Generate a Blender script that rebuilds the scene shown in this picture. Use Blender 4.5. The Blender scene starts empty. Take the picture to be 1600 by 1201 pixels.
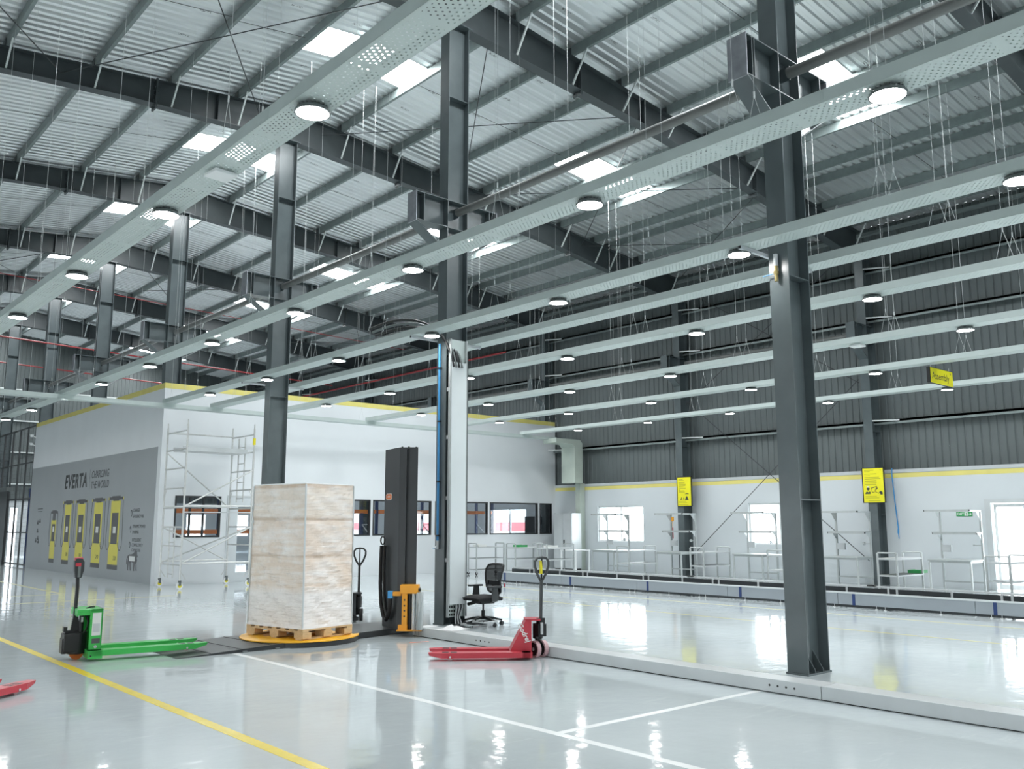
import bpy, bmesh, math, random
from mathutils import Vector, Matrix, Euler
random.seed(7)
SC = bpy.context.scene
COL = SC.collection
R = math.radians
PI = math.pi

# ------------------------------------------------------------------ camera, sky, exposure
cam_d = bpy.data.cameras.new('camera')
cam = bpy.data.objects.new('camera', cam_d); COL.objects.link(cam)
cam.location = (0, 0, 1.6)
YAW, PITCH, FPX = 48.812, 8.886, 1398.27
cam.rotation_mode = 'XYZ'
cam.rotation_euler = (R(90 + PITCH), R(0.03), R(YAW - 90))
cam_d.sensor_fit = 'HORIZONTAL'; cam_d.sensor_width = 36.0
cam_d.lens = FPX / 1600 * 36.0
cam_d.clip_start = 0.05; cam_d.clip_end = 300
SC.camera = cam

SKY, SKYLIGHT, LAMP = 3.6, 13.0, 27.0
w = bpy.data.worlds.new('sky'); SC.world = w; w.use_nodes = True
bg = w.node_tree.nodes['Background']
bg.inputs[0].default_value = (0.93, 0.97, 1.0, 1); bg.inputs[1].default_value = SKY
SC.view_settings.view_transform = 'Standard'
SC.view_settings.look = 'None'
SC.view_settings.gamma = 1.0
SC.view_settings.use_curve_mapping = False
SC.view_settings.exposure = 1.72
cy = SC.cycles
cy.use_denoising = True
cy.max_bounces = 8; cy.diffuse_bounces = 5; cy.glossy_bounces = 4
cy.transparent_max_bounces = 24; cy.transmission_bounces = 4
cy.sample_clamp_indirect = 6.0
cy.caustics_reflective = False; cy.caustics_refractive = False

# ------------------------------------------------------------------ materials
def nodes_of(m):
    m.use_nodes = True
    return m.node_tree.nodes, m.node_tree.links
def mat(name, c, rough=0.5, metal=0.0, vary=0.06, scale=3.0, bump=0.0, bscale=40.0, coat=0.0, spec=0.5, stretch=None):
    m = bpy.data.materials.new(name); n, l = nodes_of(m)
    b = n['Principled BSDF']
    b.inputs['Roughness'].default_value = rough; b.inputs['Metallic'].default_value = metal
    b.inputs['Specular IOR Level'].default_value = spec
    if coat: b.inputs['Coat Weight'].default_value = coat; b.inputs['Coat Roughness'].default_value = 0.06
    tc = n.new('ShaderNodeTexCoord'); src = tc.outputs['Object']
    if stretch:
        mp = n.new('ShaderNodeMapping'); mp.inputs['Scale'].default_value = stretch
        l.new(src, mp.inputs['Vector']); src = mp.outputs['Vector']
    no = n.new('ShaderNodeTexNoise'); no.inputs['Scale'].default_value = scale; no.inputs['Detail'].default_value = 4
    l.new(src, no.inputs['Vector'])
    cr = n.new('ShaderNodeValToRGB')
    k0, k1 = 1 - vary, 1 + vary
    cr.color_ramp.elements[0].position = 0.3; cr.color_ramp.elements[1].position = 0.7
    cr.color_ramp.elements[0].color = (c[0]*k0, c[1]*k0, c[2]*k0, 1)
    cr.color_ramp.elements[1].color = (min(1, c[0]*k1), min(1, c[1]*k1), min(1, c[2]*k1), 1)
    l.new(no.outputs['Fac'], cr.inputs['Fac']); l.new(cr.outputs['Color'], b.inputs['Base Color'])
    if bump:
        nb = n.new('ShaderNodeTexNoise'); nb.inputs['Scale'].default_value = bscale; nb.inputs['Detail'].default_value = 2
        l.new(src, nb.inputs['Vector'])
        bp = n.new('ShaderNodeBump'); bp.inputs['Strength'].default_value = bump; bp.inputs['Distance'].default_value = 0.02
        l.new(nb.outputs['Fac'], bp.inputs['Height']); l.new(bp.outputs['Normal'], b.inputs['Normal'])
    return m
def emit(name, c, s):
    m = bpy.data.materials.new(name); n, l = nodes_of(m)
    n.remove(n['Principled BSDF'])
    e = n.new('ShaderNodeEmission'); e.inputs[0].default_value = (*c, 1); e.inputs[1].default_value = s
    l.new(e.outputs[0], n['Material Output'].inputs['Surface'])
    return m
def glass(name, tint, gloss=0.08, rough=0.02):
    m = bpy.data.materials.new(name); n, l = nodes_of(m)
    n.remove(n['Principled BSDF'])
    t = n.new('ShaderNodeBsdfTransparent'); t.inputs[0].default_value = (*tint, 1)
    g = n.new('ShaderNodeBsdfGlossy'); g.inputs['Roughness'].default_value = rough
    f = n.new('ShaderNodeFresnel'); ge = n.new('ShaderNodeNewGeometry')
    io = n.new('ShaderNodeMath'); io.operation = 'MULTIPLY_ADD'; io.inputs[1].default_value = 1 / 1.45 - 1.45; io.inputs[2].default_value = 1.45
    l.new(ge.outputs['Backfacing'], io.inputs[0]); l.new(io.outputs[0], f.inputs[0])   # same reflectance from both sides of a pane
    mx = n.new('ShaderNodeMixShader')
    l.new(f.outputs[0], mx.inputs[0]); l.new(t.outputs[0], mx.inputs[1]); l.new(g.outputs[0], mx.inputs[2])
    l.new(mx.outputs[0], n['Material Output'].inputs['Surface'])
    return m

M = {}
M['steel'] = mat('dark_steel_paint', (0.098, 0.120, 0.126), 0.27, 0.0, 0.12, 2.0, bump=0.05, bscale=6)
M['rafter'] = mat('dark_rafter_paint', (0.058, 0.070, 0.074), 0.42, 0.0, 0.15, 2.0)
M['galv'] = mat('galvanised_purlin', (0.26, 0.305, 0.30), 0.42, 0.4, 0.10, 5.0)
M['brace'] = mat('pale_angle_bar', (0.66, 0.70, 0.69), 0.45, 0.1, 0.04)
M['tube'] = mat('grey_steel_tube', (0.17, 0.175, 0.17), 0.4, 0.2, 0.1)
M['roofsheet'] = mat('galvalume_roof_sheet', (0.75, 0.78, 0.785), 0.30, 0.66, 0.07, 1.2, stretch=(0.3, 3, 1))
def add_marks(m):       # small dark print repeated along every roof sheet
    n, l = m.node_tree.nodes, m.node_tree.links
    b = n['Principled BSDF']; src = b.inputs['Base Color'].links[0].from_socket
    tc = n.new('ShaderNodeTexCoord'); sp = n.new('ShaderNodeSeparateXYZ'); l.new(tc.outputs['Object'], sp.inputs[0])
    def mt(op, a, c):
        q = n.new('ShaderNodeMath'); q.operation = op
        for i, v in enumerate((a, c)):
            if isinstance(v, (int, float)): q.inputs[i].default_value = v
            else: l.new(v, q.inputs[i])
        return q.outputs[0]
    fx = mt('ABSOLUTE', mt('SUBTRACT', mt('FRACT', mt('DIVIDE', sp.outputs[0], 1.31), 0), 0.5), 0)
    fy = mt('ABSOLUTE', mt('SUBTRACT', sp.outputs[1], 0.695), 0)
    no = n.new('ShaderNodeTexNoise'); no.inputs['Scale'].default_value = 45; no.inputs['Detail'].default_value = 0
    l.new(tc.outputs['Object'], no.inputs['Vector'])
    k = mt('MULTIPLY', mt('MULTIPLY', mt('LESS_THAN', fx, 0.085), mt('LESS_THAN', fy, 0.035)), mt('GREATER_THAN', no.outputs['Fac'], 0.52))
    mx = n.new('ShaderNodeMix'); mx.data_type = 'RGBA'; l.new(mt('MULTIPLY', k, 0.75), mx.inputs[0]); l.new(src, mx.inputs[6]); mx.inputs[7].default_value = (0.05, 0.05, 0.05, 1)
    l.new(mx.outputs[2], b.inputs['Base Color'])
add_marks(M['roofsheet'])
M['clad'] = mat('grey_green_cladding', (0.122, 0.142, 0.142), 0.45, 0.15, 0.05, 1.5)
M['wall'] = mat('white_wall_paint', (0.715, 0.745, 0.765), 0.55, 0.0, 0.02, 1.0)
M['wallside'] = mat('pale_masonry_paint', (0.60, 0.64, 0.66), 0.55, 0.0, 0.025, 0.8)
M['wallgrey'] = mat('mural_grey_paint', (0.325, 0.35, 0.365), 0.5, 0.0, 0.03, 1.0)
M['stripe'] = mat('yellow_wall_stripe', (0.74, 0.66, 0.20), 0.55, 0.0, 0.04)
M['tray'] = mat('pale_green_tray_paint', (0.54, 0.61, 0.59), 0.42, 0.05, 0.03, 4)
M['white'] = mat('white_enamel', (0.80, 0.82, 0.82), 0.4, 0.0, 0.03)
M['lightgrey'] = mat('light_grey_powder_coat', (0.55, 0.58, 0.59), 0.35, 0.1, 0.04)
M['alu'] = mat('aluminium_tube', (0.62, 0.63, 0.62), 0.38, 0.55, 0.08, 12)
M['black'] = mat('black_plastic', (0.012, 0.013, 0.014), 0.42, 0.0, 0.2)
M['charcoal'] = mat('charcoal_machine_paint', (0.030, 0.034, 0.037), 0.38, 0.0, 0.1)
M['rubber'] = mat('dark_rubber', (0.018, 0.018, 0.019), 0.65, 0.0, 0.2)
M['darkframe'] = mat('dark_window_frame', (0.02, 0.022, 0.024), 0.4)
M['red'] = mat('red_truck_paint', (0.50, 0.04, 0.06), 0.32, 0.0, 0.07)
M['green'] = mat('green_truck_paint', (0.05, 0.47, 0.09), 0.3, 0.0, 0.06)
M['orange'] = mat('orange_machine_paint', (0.86, 0.37, 0.02), 0.36, 0.0, 0.05)
M['tableyellow'] = mat('turntable_yellow', (0.90, 0.46, 0.02), 0.35, 0.0, 0.04)
M['gunmetal'] = mat('gunmetal_handle', (0.055, 0.06, 0.062), 0.38, 0.2)
M['rackorange'] = mat('orange_rack_beam', (0.85, 0.24, 0.05), 0.45)
M['blue'] = mat('blue_paint', (0.008, 0.03, 0.12), 0.45)
M['hose'] = mat('sky_blue_hose', (0.06, 0.30, 0.62), 0.4)
M['yellow'] = mat('yellow_plastic', (0.80, 0.70, 0.02), 0.42, 0.0, 0.03)
M['signyellow'] = mat('sign_yellow', (0.82, 0.76, 0.012), 0.45, 0.0, 0.02)
M['chyellow'] = mat('print_yellow', (0.66, 0.60, 0.10), 0.5, 0.0, 0.02)
M['chdark'] = mat('print_dark_grey', (0.085, 0.085, 0.09), 0.5)
M['chwhite'] = mat('print_white', (0.72, 0.74, 0.72), 0.5)
M['ink'] = mat('black_ink', (0.03, 0.036, 0.038), 0.5)
M['inkfaint'] = mat('faded_olive_ink', (0.42, 0.39, 0.02), 0.5)
M['brass'] = mat('brass_valve', (0.45, 0.36, 0.16), 0.35, 0.7)
M['pink'] = mat('pale_pink_polyurethane', (0.62, 0.40, 0.42), 0.4)
M['pu'] = mat('orange_polyurethane', (0.70, 0.16, 0.02), 0.45)
M['redpipe'] = mat('red_sprinkler_pipe', (0.26, 0.02, 0.022), 0.4)
M['signgreen'] = mat('exit_sign_green', (0.03, 0.33, 0.09), 0.45)
M['concrete'] = mat('outside_concrete', (0.6, 0.6, 0.58), 0.8)
M['duct'] = mat('pale_green_duct', (0.50, 0.56, 0.50), 0.45, 0.05, 0.04)
M['cardboard'] = mat('cardboard', (0.62, 0.47, 0.33), 0.7, 0, 0.06)
M['wood'] = mat('pallet_wood', (0.60, 0.44, 0.25), 0.65, 0.0, 0.14, 6, stretch=(1, 8, 8))
M['wire'] = mat('steel_wire', (0.62, 0.65, 0.65), 0.4, 0.3)
M['rod'] = mat('dark_steel_rod', (0.05, 0.055, 0.058), 0.5)
M['lampcase'] = mat('grey_lamp_casing', (0.16, 0.18, 0.18), 0.45, 0.3)
M['lamp'] = emit('lit_lamp_diffuser', (1.0, 0.985, 0.96), LAMP)
M['skylight'] = emit('daylit_skylight_sheet', (0.94, 0.98, 1.0), SKYLIGHT)
M['pane'] = glass('clear_window_glass', (0.96, 0.98, 0.98))
M['tint'] = glass('tinted_window_glass', (0.66, 0.68, 0.70))
M['benchgrey'] = mat('satin_grey_profile', (0.44, 0.47, 0.47), 0.4, 0.25, 0.05, 12)
M['benchtop'] = mat('grey_bench_top', (0.40, 0.43, 0.43), 0.4, 0.05, 0.04)
M['film'] = glass('clear_film_roll', (0.86, 0.88, 0.89), rough=0.15)
M['redprint'] = mat('red_band_paint', (0.62, 0.12, 0.14), 0.6)
M['tape'] = mat('orange_tape', (0.8, 0.28, 0.2), 0.5)
M['paper'] = mat('white_paper', (0.82, 0.83, 0.84), 0.6)
M['belt'] = mat('dark_conveyor_bed', (0.028, 0.034, 0.038), 0.45)
M['panelgrey'] = mat('conveyor_side_grey', (0.27, 0.30, 0.325), 0.4, 0.1, 0.03)
M['seat'] = mat('black_fabric', (0.010, 0.010, 0.011), 0.8, 0, 0.3, 60)
M['steelplate'] = mat('bare_steel_plate', (0.36, 0.37, 0.40), 0.42, 0.5, 0.18, 7)
M['coverwhite'] = mat('white_tray_cover', (0.72, 0.77, 0.78), 0.28, 0.15, 0.02)
M['linewhite'] = mat('white_floor_line', (0.80, 0.83, 0.83), 0.25, 0, 0.03)
M['lineyellow'] = mat('yellow_floor_line', (0.80, 0.63, 0.06), 0.25, 0, 0.06, 8)
M['linefaint'] = mat('worn_yellow_floor_line', (0.62, 0.60, 0.36), 0.2, 0, 0.12, 4)

def chair_mesh_mat():
    m = bpy.data.materials.new('black_chair_mesh'); n, l = nodes_of(m)
    n.remove(n['Principled BSDF'])
    t = n.new('ShaderNodeBsdfTransparent'); d = n.new('ShaderNodeBsdfDiffuse'); d.inputs[0].default_value = (0.02, 0.021, 0.022, 1)
    mx = n.new('ShaderNodeMixShader'); mx.inputs[0].default_value = 0.86
    l.new(t.outputs[0], mx.inputs[1]); l.new(d.outputs[0], mx.inputs[2]); l.new(mx.outputs[0], n['Material Output'].inputs['Surface'])
    return m
M['mesh'] = chair_mesh_mat()

def perforated_mat():
    m = bpy.data.materials.new('perforated_tray_base'); n, l = nodes_of(m)
    b = n['Principled BSDF']; b.inputs['Base Color'].default_value = (0.54, 0.61, 0.59, 1); b.inputs['Roughness'].default_value = 0.42
    tc = n.new('ShaderNodeTexCoord'); sp = n.new('ShaderNodeSeparateXYZ'); l.new(tc.outputs['Object'], sp.inputs[0])
    def mt(op, a, bb=None):
        q = n.new('ShaderNodeMath'); q.operation = op
        for i, v in enumerate((a, bb)):
            if v is None: continue
            if isinstance(v, (int, float)): q.inputs[i].default_value = v
            else: l.new(v, q.inputs[i])
        return q.outputs[0]
    X, Y = sp.outputs[0], sp.outputs[1]
    px, py, rad = 0.034, 0.052, 0.0076
    u = mt('DIVIDE', X, px); v = mt('DIVIDE', Y, py)
    row = mt('FLOOR', u)
    odd = mt('MULTIPLY', mt('MODULO', mt('ADD', row, 100), 2), 0.5)
    v2 = mt('ADD', v, odd)
    du = mt('MULTIPLY', mt('SUBTRACT', mt('FRACT', u), 0.5), px)
    dv = mt('MULTIPLY', mt('SUBTRACT', mt('FRACT', v2), 0.5), py)
    dist = mt('SQRT', mt('ADD', mt('MULTIPLY', du, du), mt('MULTIPLY', dv, dv)))
    hole = mt('LESS_THAN', dist, rad)
    inside = mt('LESS_THAN', mt('ABSOLUTE', X), 0.119)
    gap = mt('GREATER_THAN', mt('FRACT', mt('DIVIDE', Y, 0.745)), 0.10)
    k = mt('MULTIPLY', mt('MULTIPLY', hole, inside), gap)
    t = n.new('ShaderNodeBsdfTransparent'); mx = n.new('ShaderNodeMixShader')
    l.new(k, mx.inputs[0]); l.new(b.outputs[0], mx.inputs[1]); l.new(t.outputs[0], mx.inputs[2])
    l.new(mx.outputs[0], n['Material Output'].inputs['Surface'])
    return m
M['perf'] = perforated_mat()

def floor_mat():
    m = bpy.data.materials.new('glossy_epoxy_floor'); n, l = nodes_of(m)
    b = n['Principled BSDF']
    tc = n.new('ShaderNodeTexCoord')
    no = n.new('ShaderNodeTexNoise'); no.inputs['Scale'].default_value = 0.35; no.inputs['Detail'].default_value = 5
    l.new(tc.outputs['Object'], no.inputs['Vector'])
    cr = n.new('ShaderNodeValToRGB')
    cr.color_ramp.elements[0].position = 0.35; cr.color_ramp.elements[1].position = 0.68
    cr.color_ramp.elements[0].color = (0.50, 0.56, 0.58, 1); cr.color_ramp.elements[1].color = (0.56, 0.615, 0.63, 1)
    l.new(no.outputs['Fac'], cr.inputs['Fac'])
    # faint pale scuffs, stretched smears
    mp = n.new('ShaderNodeMapping'); mp.inputs['Scale'].default_value = (0.9, 4.0, 1); mp.inputs['Rotation'].default_value = (0, 0, 0.6)
    l.new(tc.outputs['Object'], mp.inputs['Vector'])
    n2 = n.new('ShaderNodeTexNoise'); n2.inputs['Scale'].default_value = 1.4; n2.inputs['Detail'].default_value = 6; n2.inputs['Roughness'].default_value = 0.65
    l.new(mp.outputs['Vector'], n2.inputs['Vector'])
    c2 = n.new('ShaderNodeValToRGB'); c2.color_ramp.elements[0].position = 0.60; c2.color_ramp.elements[1].position = 0.74
    c2.color_ramp.elements[0].color = (0, 0, 0, 1); c2.color_ramp.elements[1].color = (0.7, 0.7, 0.7, 1)
    l.new(n2.outputs['Fac'], c2.inputs['Fac'])
    mx = n.new('ShaderNodeMix'); mx.data_type = 'RGBA'
    l.new(c2.outputs['Color'], mx.inputs[0]); l.new(cr.outputs['Color'], mx.inputs[6]); mx.inputs[7].default_value = (0.64, 0.69, 0.70, 1)
    l.new(mx.outputs[2], b.inputs['Base Color'])
    b.inputs['Roughness'].default_value = 0.07; b.inputs['Specular IOR Level'].default_value = 0.55
    nb = n.new('ShaderNodeTexNoise'); nb.inputs['Scale'].default_value = 3.2; nb.inputs['Detail'].default_value = 3
    l.new(tc.outputs['Object'], nb.inputs['Vector'])
    bp = n.new('ShaderNodeBump'); bp.inputs['Strength'].default_value = 0.17; bp.inputs['Distance'].default_value = 0.02
    l.new(nb.outputs['Fac'], bp.inputs['Height']); l.new(bp.outputs['Normal'], b.inputs['Normal'])
    return m
M['floor'] = floor_mat()

def wrap_mat():
    m = bpy.data.materials.new('stretch_wrap_over_cardboard'); n, l = nodes_of(m)
    b = n['Principled BSDF']
    tc = n.new('ShaderNodeTexCoord')
    sp = n.new('ShaderNodeSeparateXYZ'); l.new(tc.outputs['Object'], sp.inputs[0])
    cr = n.new('ShaderNodeValToRGB'); e = cr.color_ramp.elements
    e[0].position = 0.0; e[0].color = (0.80, 0.77, 0.75, 1); e[1].position = 1.0; e[1].color = (0.73, 0.57, 0.45, 1)
    for q, c in ((0.22, (0.80, 0.76, 0.73, 1)), (0.27, (0.74, 0.60, 0.48, 1)), (0.46, (0.74, 0.60, 0.48, 1)), (0.475, (0.56, 0.42, 0.31, 1)), (0.49, (0.74, 0.61, 0.50, 1)), (0.71, (0.75, 0.62, 0.51, 1)), (0.725, (0.54, 0.40, 0.29, 1)), (0.75, (0.76, 0.66, 0.56, 1)), (0.93, (0.76, 0.66, 0.56, 1)), (0.945, (0.58, 0.43, 0.31, 1))):
        k = e.new(q); k.color = c
    dv = n.new('ShaderNodeMath'); dv.operation = 'DIVIDE'; dv.inputs[1].default_value = 2.0
    l.new(sp.outputs[2], dv.inputs[0]); l.new(dv.outputs[0], cr.inputs['Fac'])
    def noise(sc, rot, s, det, rough):
        mp = n.new('ShaderNodeMapping'); mp.inputs['Scale'].default_value = sc; mp.inputs['Rotation'].default_value = rot
        l.new(tc.outputs['Object'], mp.inputs['Vector'])
        no = n.new('ShaderNodeTexNoise'); no.inputs['Scale'].default_value = s; no.inputs['Detail'].default_value = det; no.inputs['Roughness'].default_value = rough
        l.new(mp.outputs['Vector'], no.inputs['Vector']); return no.outputs['Fac']
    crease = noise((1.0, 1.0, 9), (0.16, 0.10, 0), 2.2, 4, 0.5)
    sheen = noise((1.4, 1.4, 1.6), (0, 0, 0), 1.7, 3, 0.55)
    glare = n.new('ShaderNodeValToRGB'); glare.color_ramp.elements[0].position = 0.44; glare.color_ramp.elements[1].position = 0.66
    glare.color_ramp.elements[0].color = (0, 0, 0, 1); glare.color_ramp.elements[1].color = (0.8, 0.8, 0.8, 1)
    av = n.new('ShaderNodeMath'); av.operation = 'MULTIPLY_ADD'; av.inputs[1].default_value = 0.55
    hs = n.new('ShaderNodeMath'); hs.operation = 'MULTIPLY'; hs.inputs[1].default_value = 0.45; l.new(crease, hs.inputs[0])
    l.new(sheen, av.inputs[0]); l.new(hs.outputs[0], av.inputs[2]); l.new(av.outputs[0], glare.inputs['Fac'])
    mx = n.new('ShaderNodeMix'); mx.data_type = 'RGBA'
    l.new(glare.outputs['Color'], mx.inputs[0]); l.new(cr.outputs['Color'], mx.inputs[6]); mx.inputs[7].default_value = (0.88, 0.86, 0.84, 1)  # white glare of the film painted into the base colour in patches
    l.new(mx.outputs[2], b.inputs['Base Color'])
    b.inputs['Roughness'].default_value = 0.30; b.inputs['Specular IOR Level'].default_value = 0.4
    b.inputs['Coat Weight'].default_value = 1.0; b.inputs['Coat Roughness'].default_value = 0.12; b.inputs['Coat IOR'].default_value = 1.9
    ad0 = n.new('ShaderNodeMath'); ad0.operation = 'ADD'; l.new(crease, ad0.inputs[0]); l.new(sheen, ad0.inputs[1])
    wr_ = noise((1, 1, 2.6), (0.16, 0.10, 0), 11, 2, 0.5)
    ad = n.new('ShaderNodeMath'); ad.operation = 'MULTIPLY_ADD'; ad.inputs[1].default_value = 0.35; l.new(wr_, ad.inputs[0]); l.new(ad0.outputs[0], ad.inputs[2])
    bp = n.new('ShaderNodeBump'); bp.inputs['Strength'].default_value = 1.0; bp.inputs['Distance'].default_value = 0.055
    l.new(ad.outputs[0], bp.inputs['Height']); l.new(bp.outputs['Normal'], b.inputs['Coat Normal'])
    b2 = n.new('ShaderNodeBump'); b2.inputs['Strength'].default_value = 0.4; b2.inputs['Distance'].default_value = 0.02
    l.new(crease, b2.inputs['Height']); l.new(b2.outputs['Normal'], b.inputs['Normal'])
    return m
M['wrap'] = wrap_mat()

# ------------------------------------------------------------------ mesh builder
class MB:
    def __init__(s): s.v = []; s.f = []; s.mi = []; s.cur = 0
    def add(s, vs, fs):
        n = len(s.v); s.v += [tuple(p) for p in vs]
        for f in fs: s.f.append(tuple(n + i for i in f)); s.mi.append(s.cur)
        return s
    def use(s, i): s.cur = i; return s
    def box(s, x0, y0, z0, x1, y1, z1):
        return s.add([(x0,y0,z0),(x1,y0,z0),(x1,y1,z0),(x0,y1,z0),(x0,y0,z1),(x1,y0,z1),(x1,y1,z1),(x0,y1,z1)],
                     [(0,3,2,1),(4,5,6,7),(0,1,5,4),(1,2,6,5),(2,3,7,6),(3,0,4,7)])
    def cbox(s, c, d): return s.box(c[0]-d[0]/2, c[1]-d[1]/2, c[2]-d[2]/2, c[0]+d[0]/2, c[1]+d[1]/2, c[2]+d[2]/2)
    def beam(s, p0, p1, w, h, up=(0, 0, 1)):
        p0, p1 = Vector(p0), Vector(p1); t = (p1 - p0).normalized(); u = Vector(up)
        if abs(t.dot(u)) > 0.98: u = Vector((1, 0, 0))
        a = t.cross(u).normalized() * (w / 2); b = a.cross(t).normalized() * (h / 2)
        return s.add([p0-a-b, p0+a-b, p0+a+b, p0-a+b, p1-a-b, p1+a-b, p1+a+b, p1-a+b],
                     [(0,3,2,1),(4,5,6,7),(0,1,5,4),(1,2,6,5),(2,3,7,6),(3,0,4,7)])
    def cyl(s, p0, p1, r, n=12, r1=None):
        return s.tube([p0, p1], r, n, r1)
    def tube(s, pts, r, n=8, r1=None, closed=False):
        P = [Vector(p) for p in pts]; m = len(P); vs = []; ref = None
        for i, p in enumerate(P):
            if closed: t = (P[(i+1) % m] - P[i-1]).normalized()
            else: t = (P[min(i+1, m-1)] - P[max(i-1, 0)]).normalized()
            if ref is None:
                ref = Vector((0, 0, 1)) if abs(t.z) < 0.9 else Vector((1, 0, 0))
            a = (ref - t * ref.dot(t)).normalized(); b = t.cross(a); ref = a
            rr = r if r1 is None else r + (r1 - r) * i / max(1, m - 1)
            for k in range(n):
                an = 2 * PI * k / n; vs.append(p + a * (rr * math.cos(an)) + b * (rr * math.sin(an)))
        fs = []
        for i in range(m if closed else m - 1):
            j = (i + 1) % m
            for k in range(n): fs.append((i*n+k, i*n+(k+1) % n, j*n+(k+1) % n, j*n+k))
        if not closed:
            fs.append(tuple(range(n-1, -1, -1))); fs.append(tuple((m-1)*n + k for k in range(n)))
        return s.add(vs, fs)
    def lathe(s, prof, n=20, c=(0, 0, 0)):
        vs = []; fs = []; m = len(prof)
        for r, z in prof:
            for k in range(n):
                a = 2 * PI * k / n; vs.append((c[0] + r * math.cos(a), c[1] + r * math.sin(a), c[2] + z))
        for i in range(m - 1):
            for k in range(n): fs.append((i*n+k, i*n+(k+1) % n, (i+1)*n+(k+1) % n, (i+1)*n+k))
        if prof[0][0] > 1e-5: fs.append(tuple(range(n-1, -1, -1)))
        if prof[-1][0] > 1e-5: fs.append(tuple((m-1)*n + k for k in range(n)))
        return s.add(vs, fs)
    def prism(s, poly, ax, a, b):
        # poly in the two axes that are not ax, extruded from a to b along ax
        def P(p, t):
            q = list(p); q.insert(ax, t); return tuple(q)
        n = len(poly)
        return s.add([P(p, a) for p in poly] + [P(p, b) for p in poly],
                     [tuple(range(n-1, -1, -1)), tuple(range(n, 2*n))] + [(i, (i+1) % n, n+(i+1) % n, n+i) for i in range(n)])
    def mesh(s, name, mats, smooth=False, bevel=0.0, recalc=True):
        me = bpy.data.meshes.new(name); me.from_pydata(s.v, [], s.f)
        for m in (mats if isinstance(mats, (list, tuple)) else [mats]): me.materials.append(m)
        if any(s.mi): me.polygons.foreach_set('material_index', s.mi)
        if recalc or bevel:
            bm = bmesh.new(); bm.from_mesh(me)
            if bevel:
                bmesh.ops.bevel(bm, geom=[e for e in bm.edges if len(e.link_faces) == 2 and e.calc_face_angle(0) > 0.5], offset=bevel, segments=2, affect='EDGES', profile=0.6, clamp_overlap=True)
            bmesh.ops.recalc_face_normals(bm, faces=bm.faces); bm.to_mesh(me); bm.free()
        if smooth:
            me.polygons.foreach_set('use_smooth', [True] * len(me.polygons))
            try: me.set_sharp_from_angle(angle=R(40))
            except Exception: pass
        me.update()
        return me
    def build(s, name, mats, parent=None, smooth=False, bevel=0.0, loc=None, rot=None):
        return put(name, s.mesh(name, mats, smooth, bevel), parent, loc, rot)

def put(name, me, parent=None, loc=None, rot=None):
    o = bpy.data.objects.new(name, me); COL.objects.link(o)
    if parent: o.parent = parent
    if loc: o.location = loc
    if rot: o.rotation_euler = rot
    return o
def tag(o, label=None, cat=None, group=None, kind=None):
    if label: o['label'] = label
    if cat: o['category'] = cat
    if group: o['group'] = group
    if kind: o['kind'] = kind
    return o
def thing(name, label, cat, loc=(0, 0, 0), rz=0.0, group=None, kind=None):
    o = bpy.data.objects.new(name, None); COL.objects.link(o)
    o.empty_display_size = 0.1; o.location = loc; o.rotation_euler = (0, 0, rz)
    return tag(o, label, cat, group, kind)
def copy_tree(o, parent=None):
    c = o.copy(); COL.objects.link(c)
    if parent: c.parent = parent
    for ch in o.children: copy_tree(ch, c)
    return c
def struct(name, o): o.name = name; o['kind'] = 'structure'; return o
def text(name, body, size, m, parent, matrix, extrude=0.001, align='CENTER', shear=0.0, offset=0.0, sx=1.0, space=1.0):
    cu = bpy.data.curves.new(name, 'FONT'); cu.body = body; cu.size = size; cu.extrude = extrude
    cu.align_x = align; cu.align_y = 'CENTER'; cu.shear = shear; cu.space_character = space; cu.offset = offset; cu.resolution_u = 3
    tmp = bpy.data.objects.new(name, cu); COL.objects.link(tmp)
    bpy.context.view_layer.update()
    me = bpy.data.meshes.new_from_object(tmp.evaluated_get(bpy.context.evaluated_depsgraph_get()))
    bpy.data.objects.remove(tmp)
    me.materials.clear(); me.materials.append(m)
    o = bpy.data.objects.new(name, me); COL.objects.link(o); o.parent = parent
    o.matrix_local = matrix @ Matrix.Diagonal((sx, 1, 1, 1))
    return o
def face_nx(x, y, z):   # lettering on a face that looks towards -X
    return Matrix(((0, 0, -1, x), (-1, 0, 0, y), (0, 1, 0, z), (0, 0, 0, 1)))
def face_ny(x, y, z):   # lettering on a face that looks towards -Y
    return Matrix(((1, 0, 0, x), (0, 0, -1, y), (0, 1, 0, z), (0, 0, 0, 1)))
def in_frame(p):        # is a point inside the photograph (only used to count things for their labels)
    d = Vector(p) - cam.location
    yw, pt = R(YAW), R(PITCH)
    f = Vector((math.cos(yw)*math.cos(pt), math.sin(yw)*math.cos(pt), math.sin(pt)))
    r = Vector((math.sin(yw), -math.cos(yw), 0)); u = r.cross(f)
    z = d.dot(f)
    return z > 0 and abs(d.dot(r) / z * FPX) < 800 and abs(d.dot(u) / z * FPX) < 600
ORD = ['first', 'second', 'third', 'fourth', 'fifth', 'sixth', 'seventh', 'eighth', 'ninth', 'tenth', 'eleventh', 'twelfth', 'thirteenth', 'fourteenth', 'fifteenth', 'sixteenth', 'seventeenth']
# ------------------------------------------------------------------ the building
BAY, YC0 = 6.475, 5.495
def yc(k): return YC0 + BAY * k
XR = 9.12                                   # ridge line
Y0, Y1, XL, XW = -9.0, 50.8, -5.9, 23.75
def ztop(x): return 11.25 - 0.102 * abs(x - XR)

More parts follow.
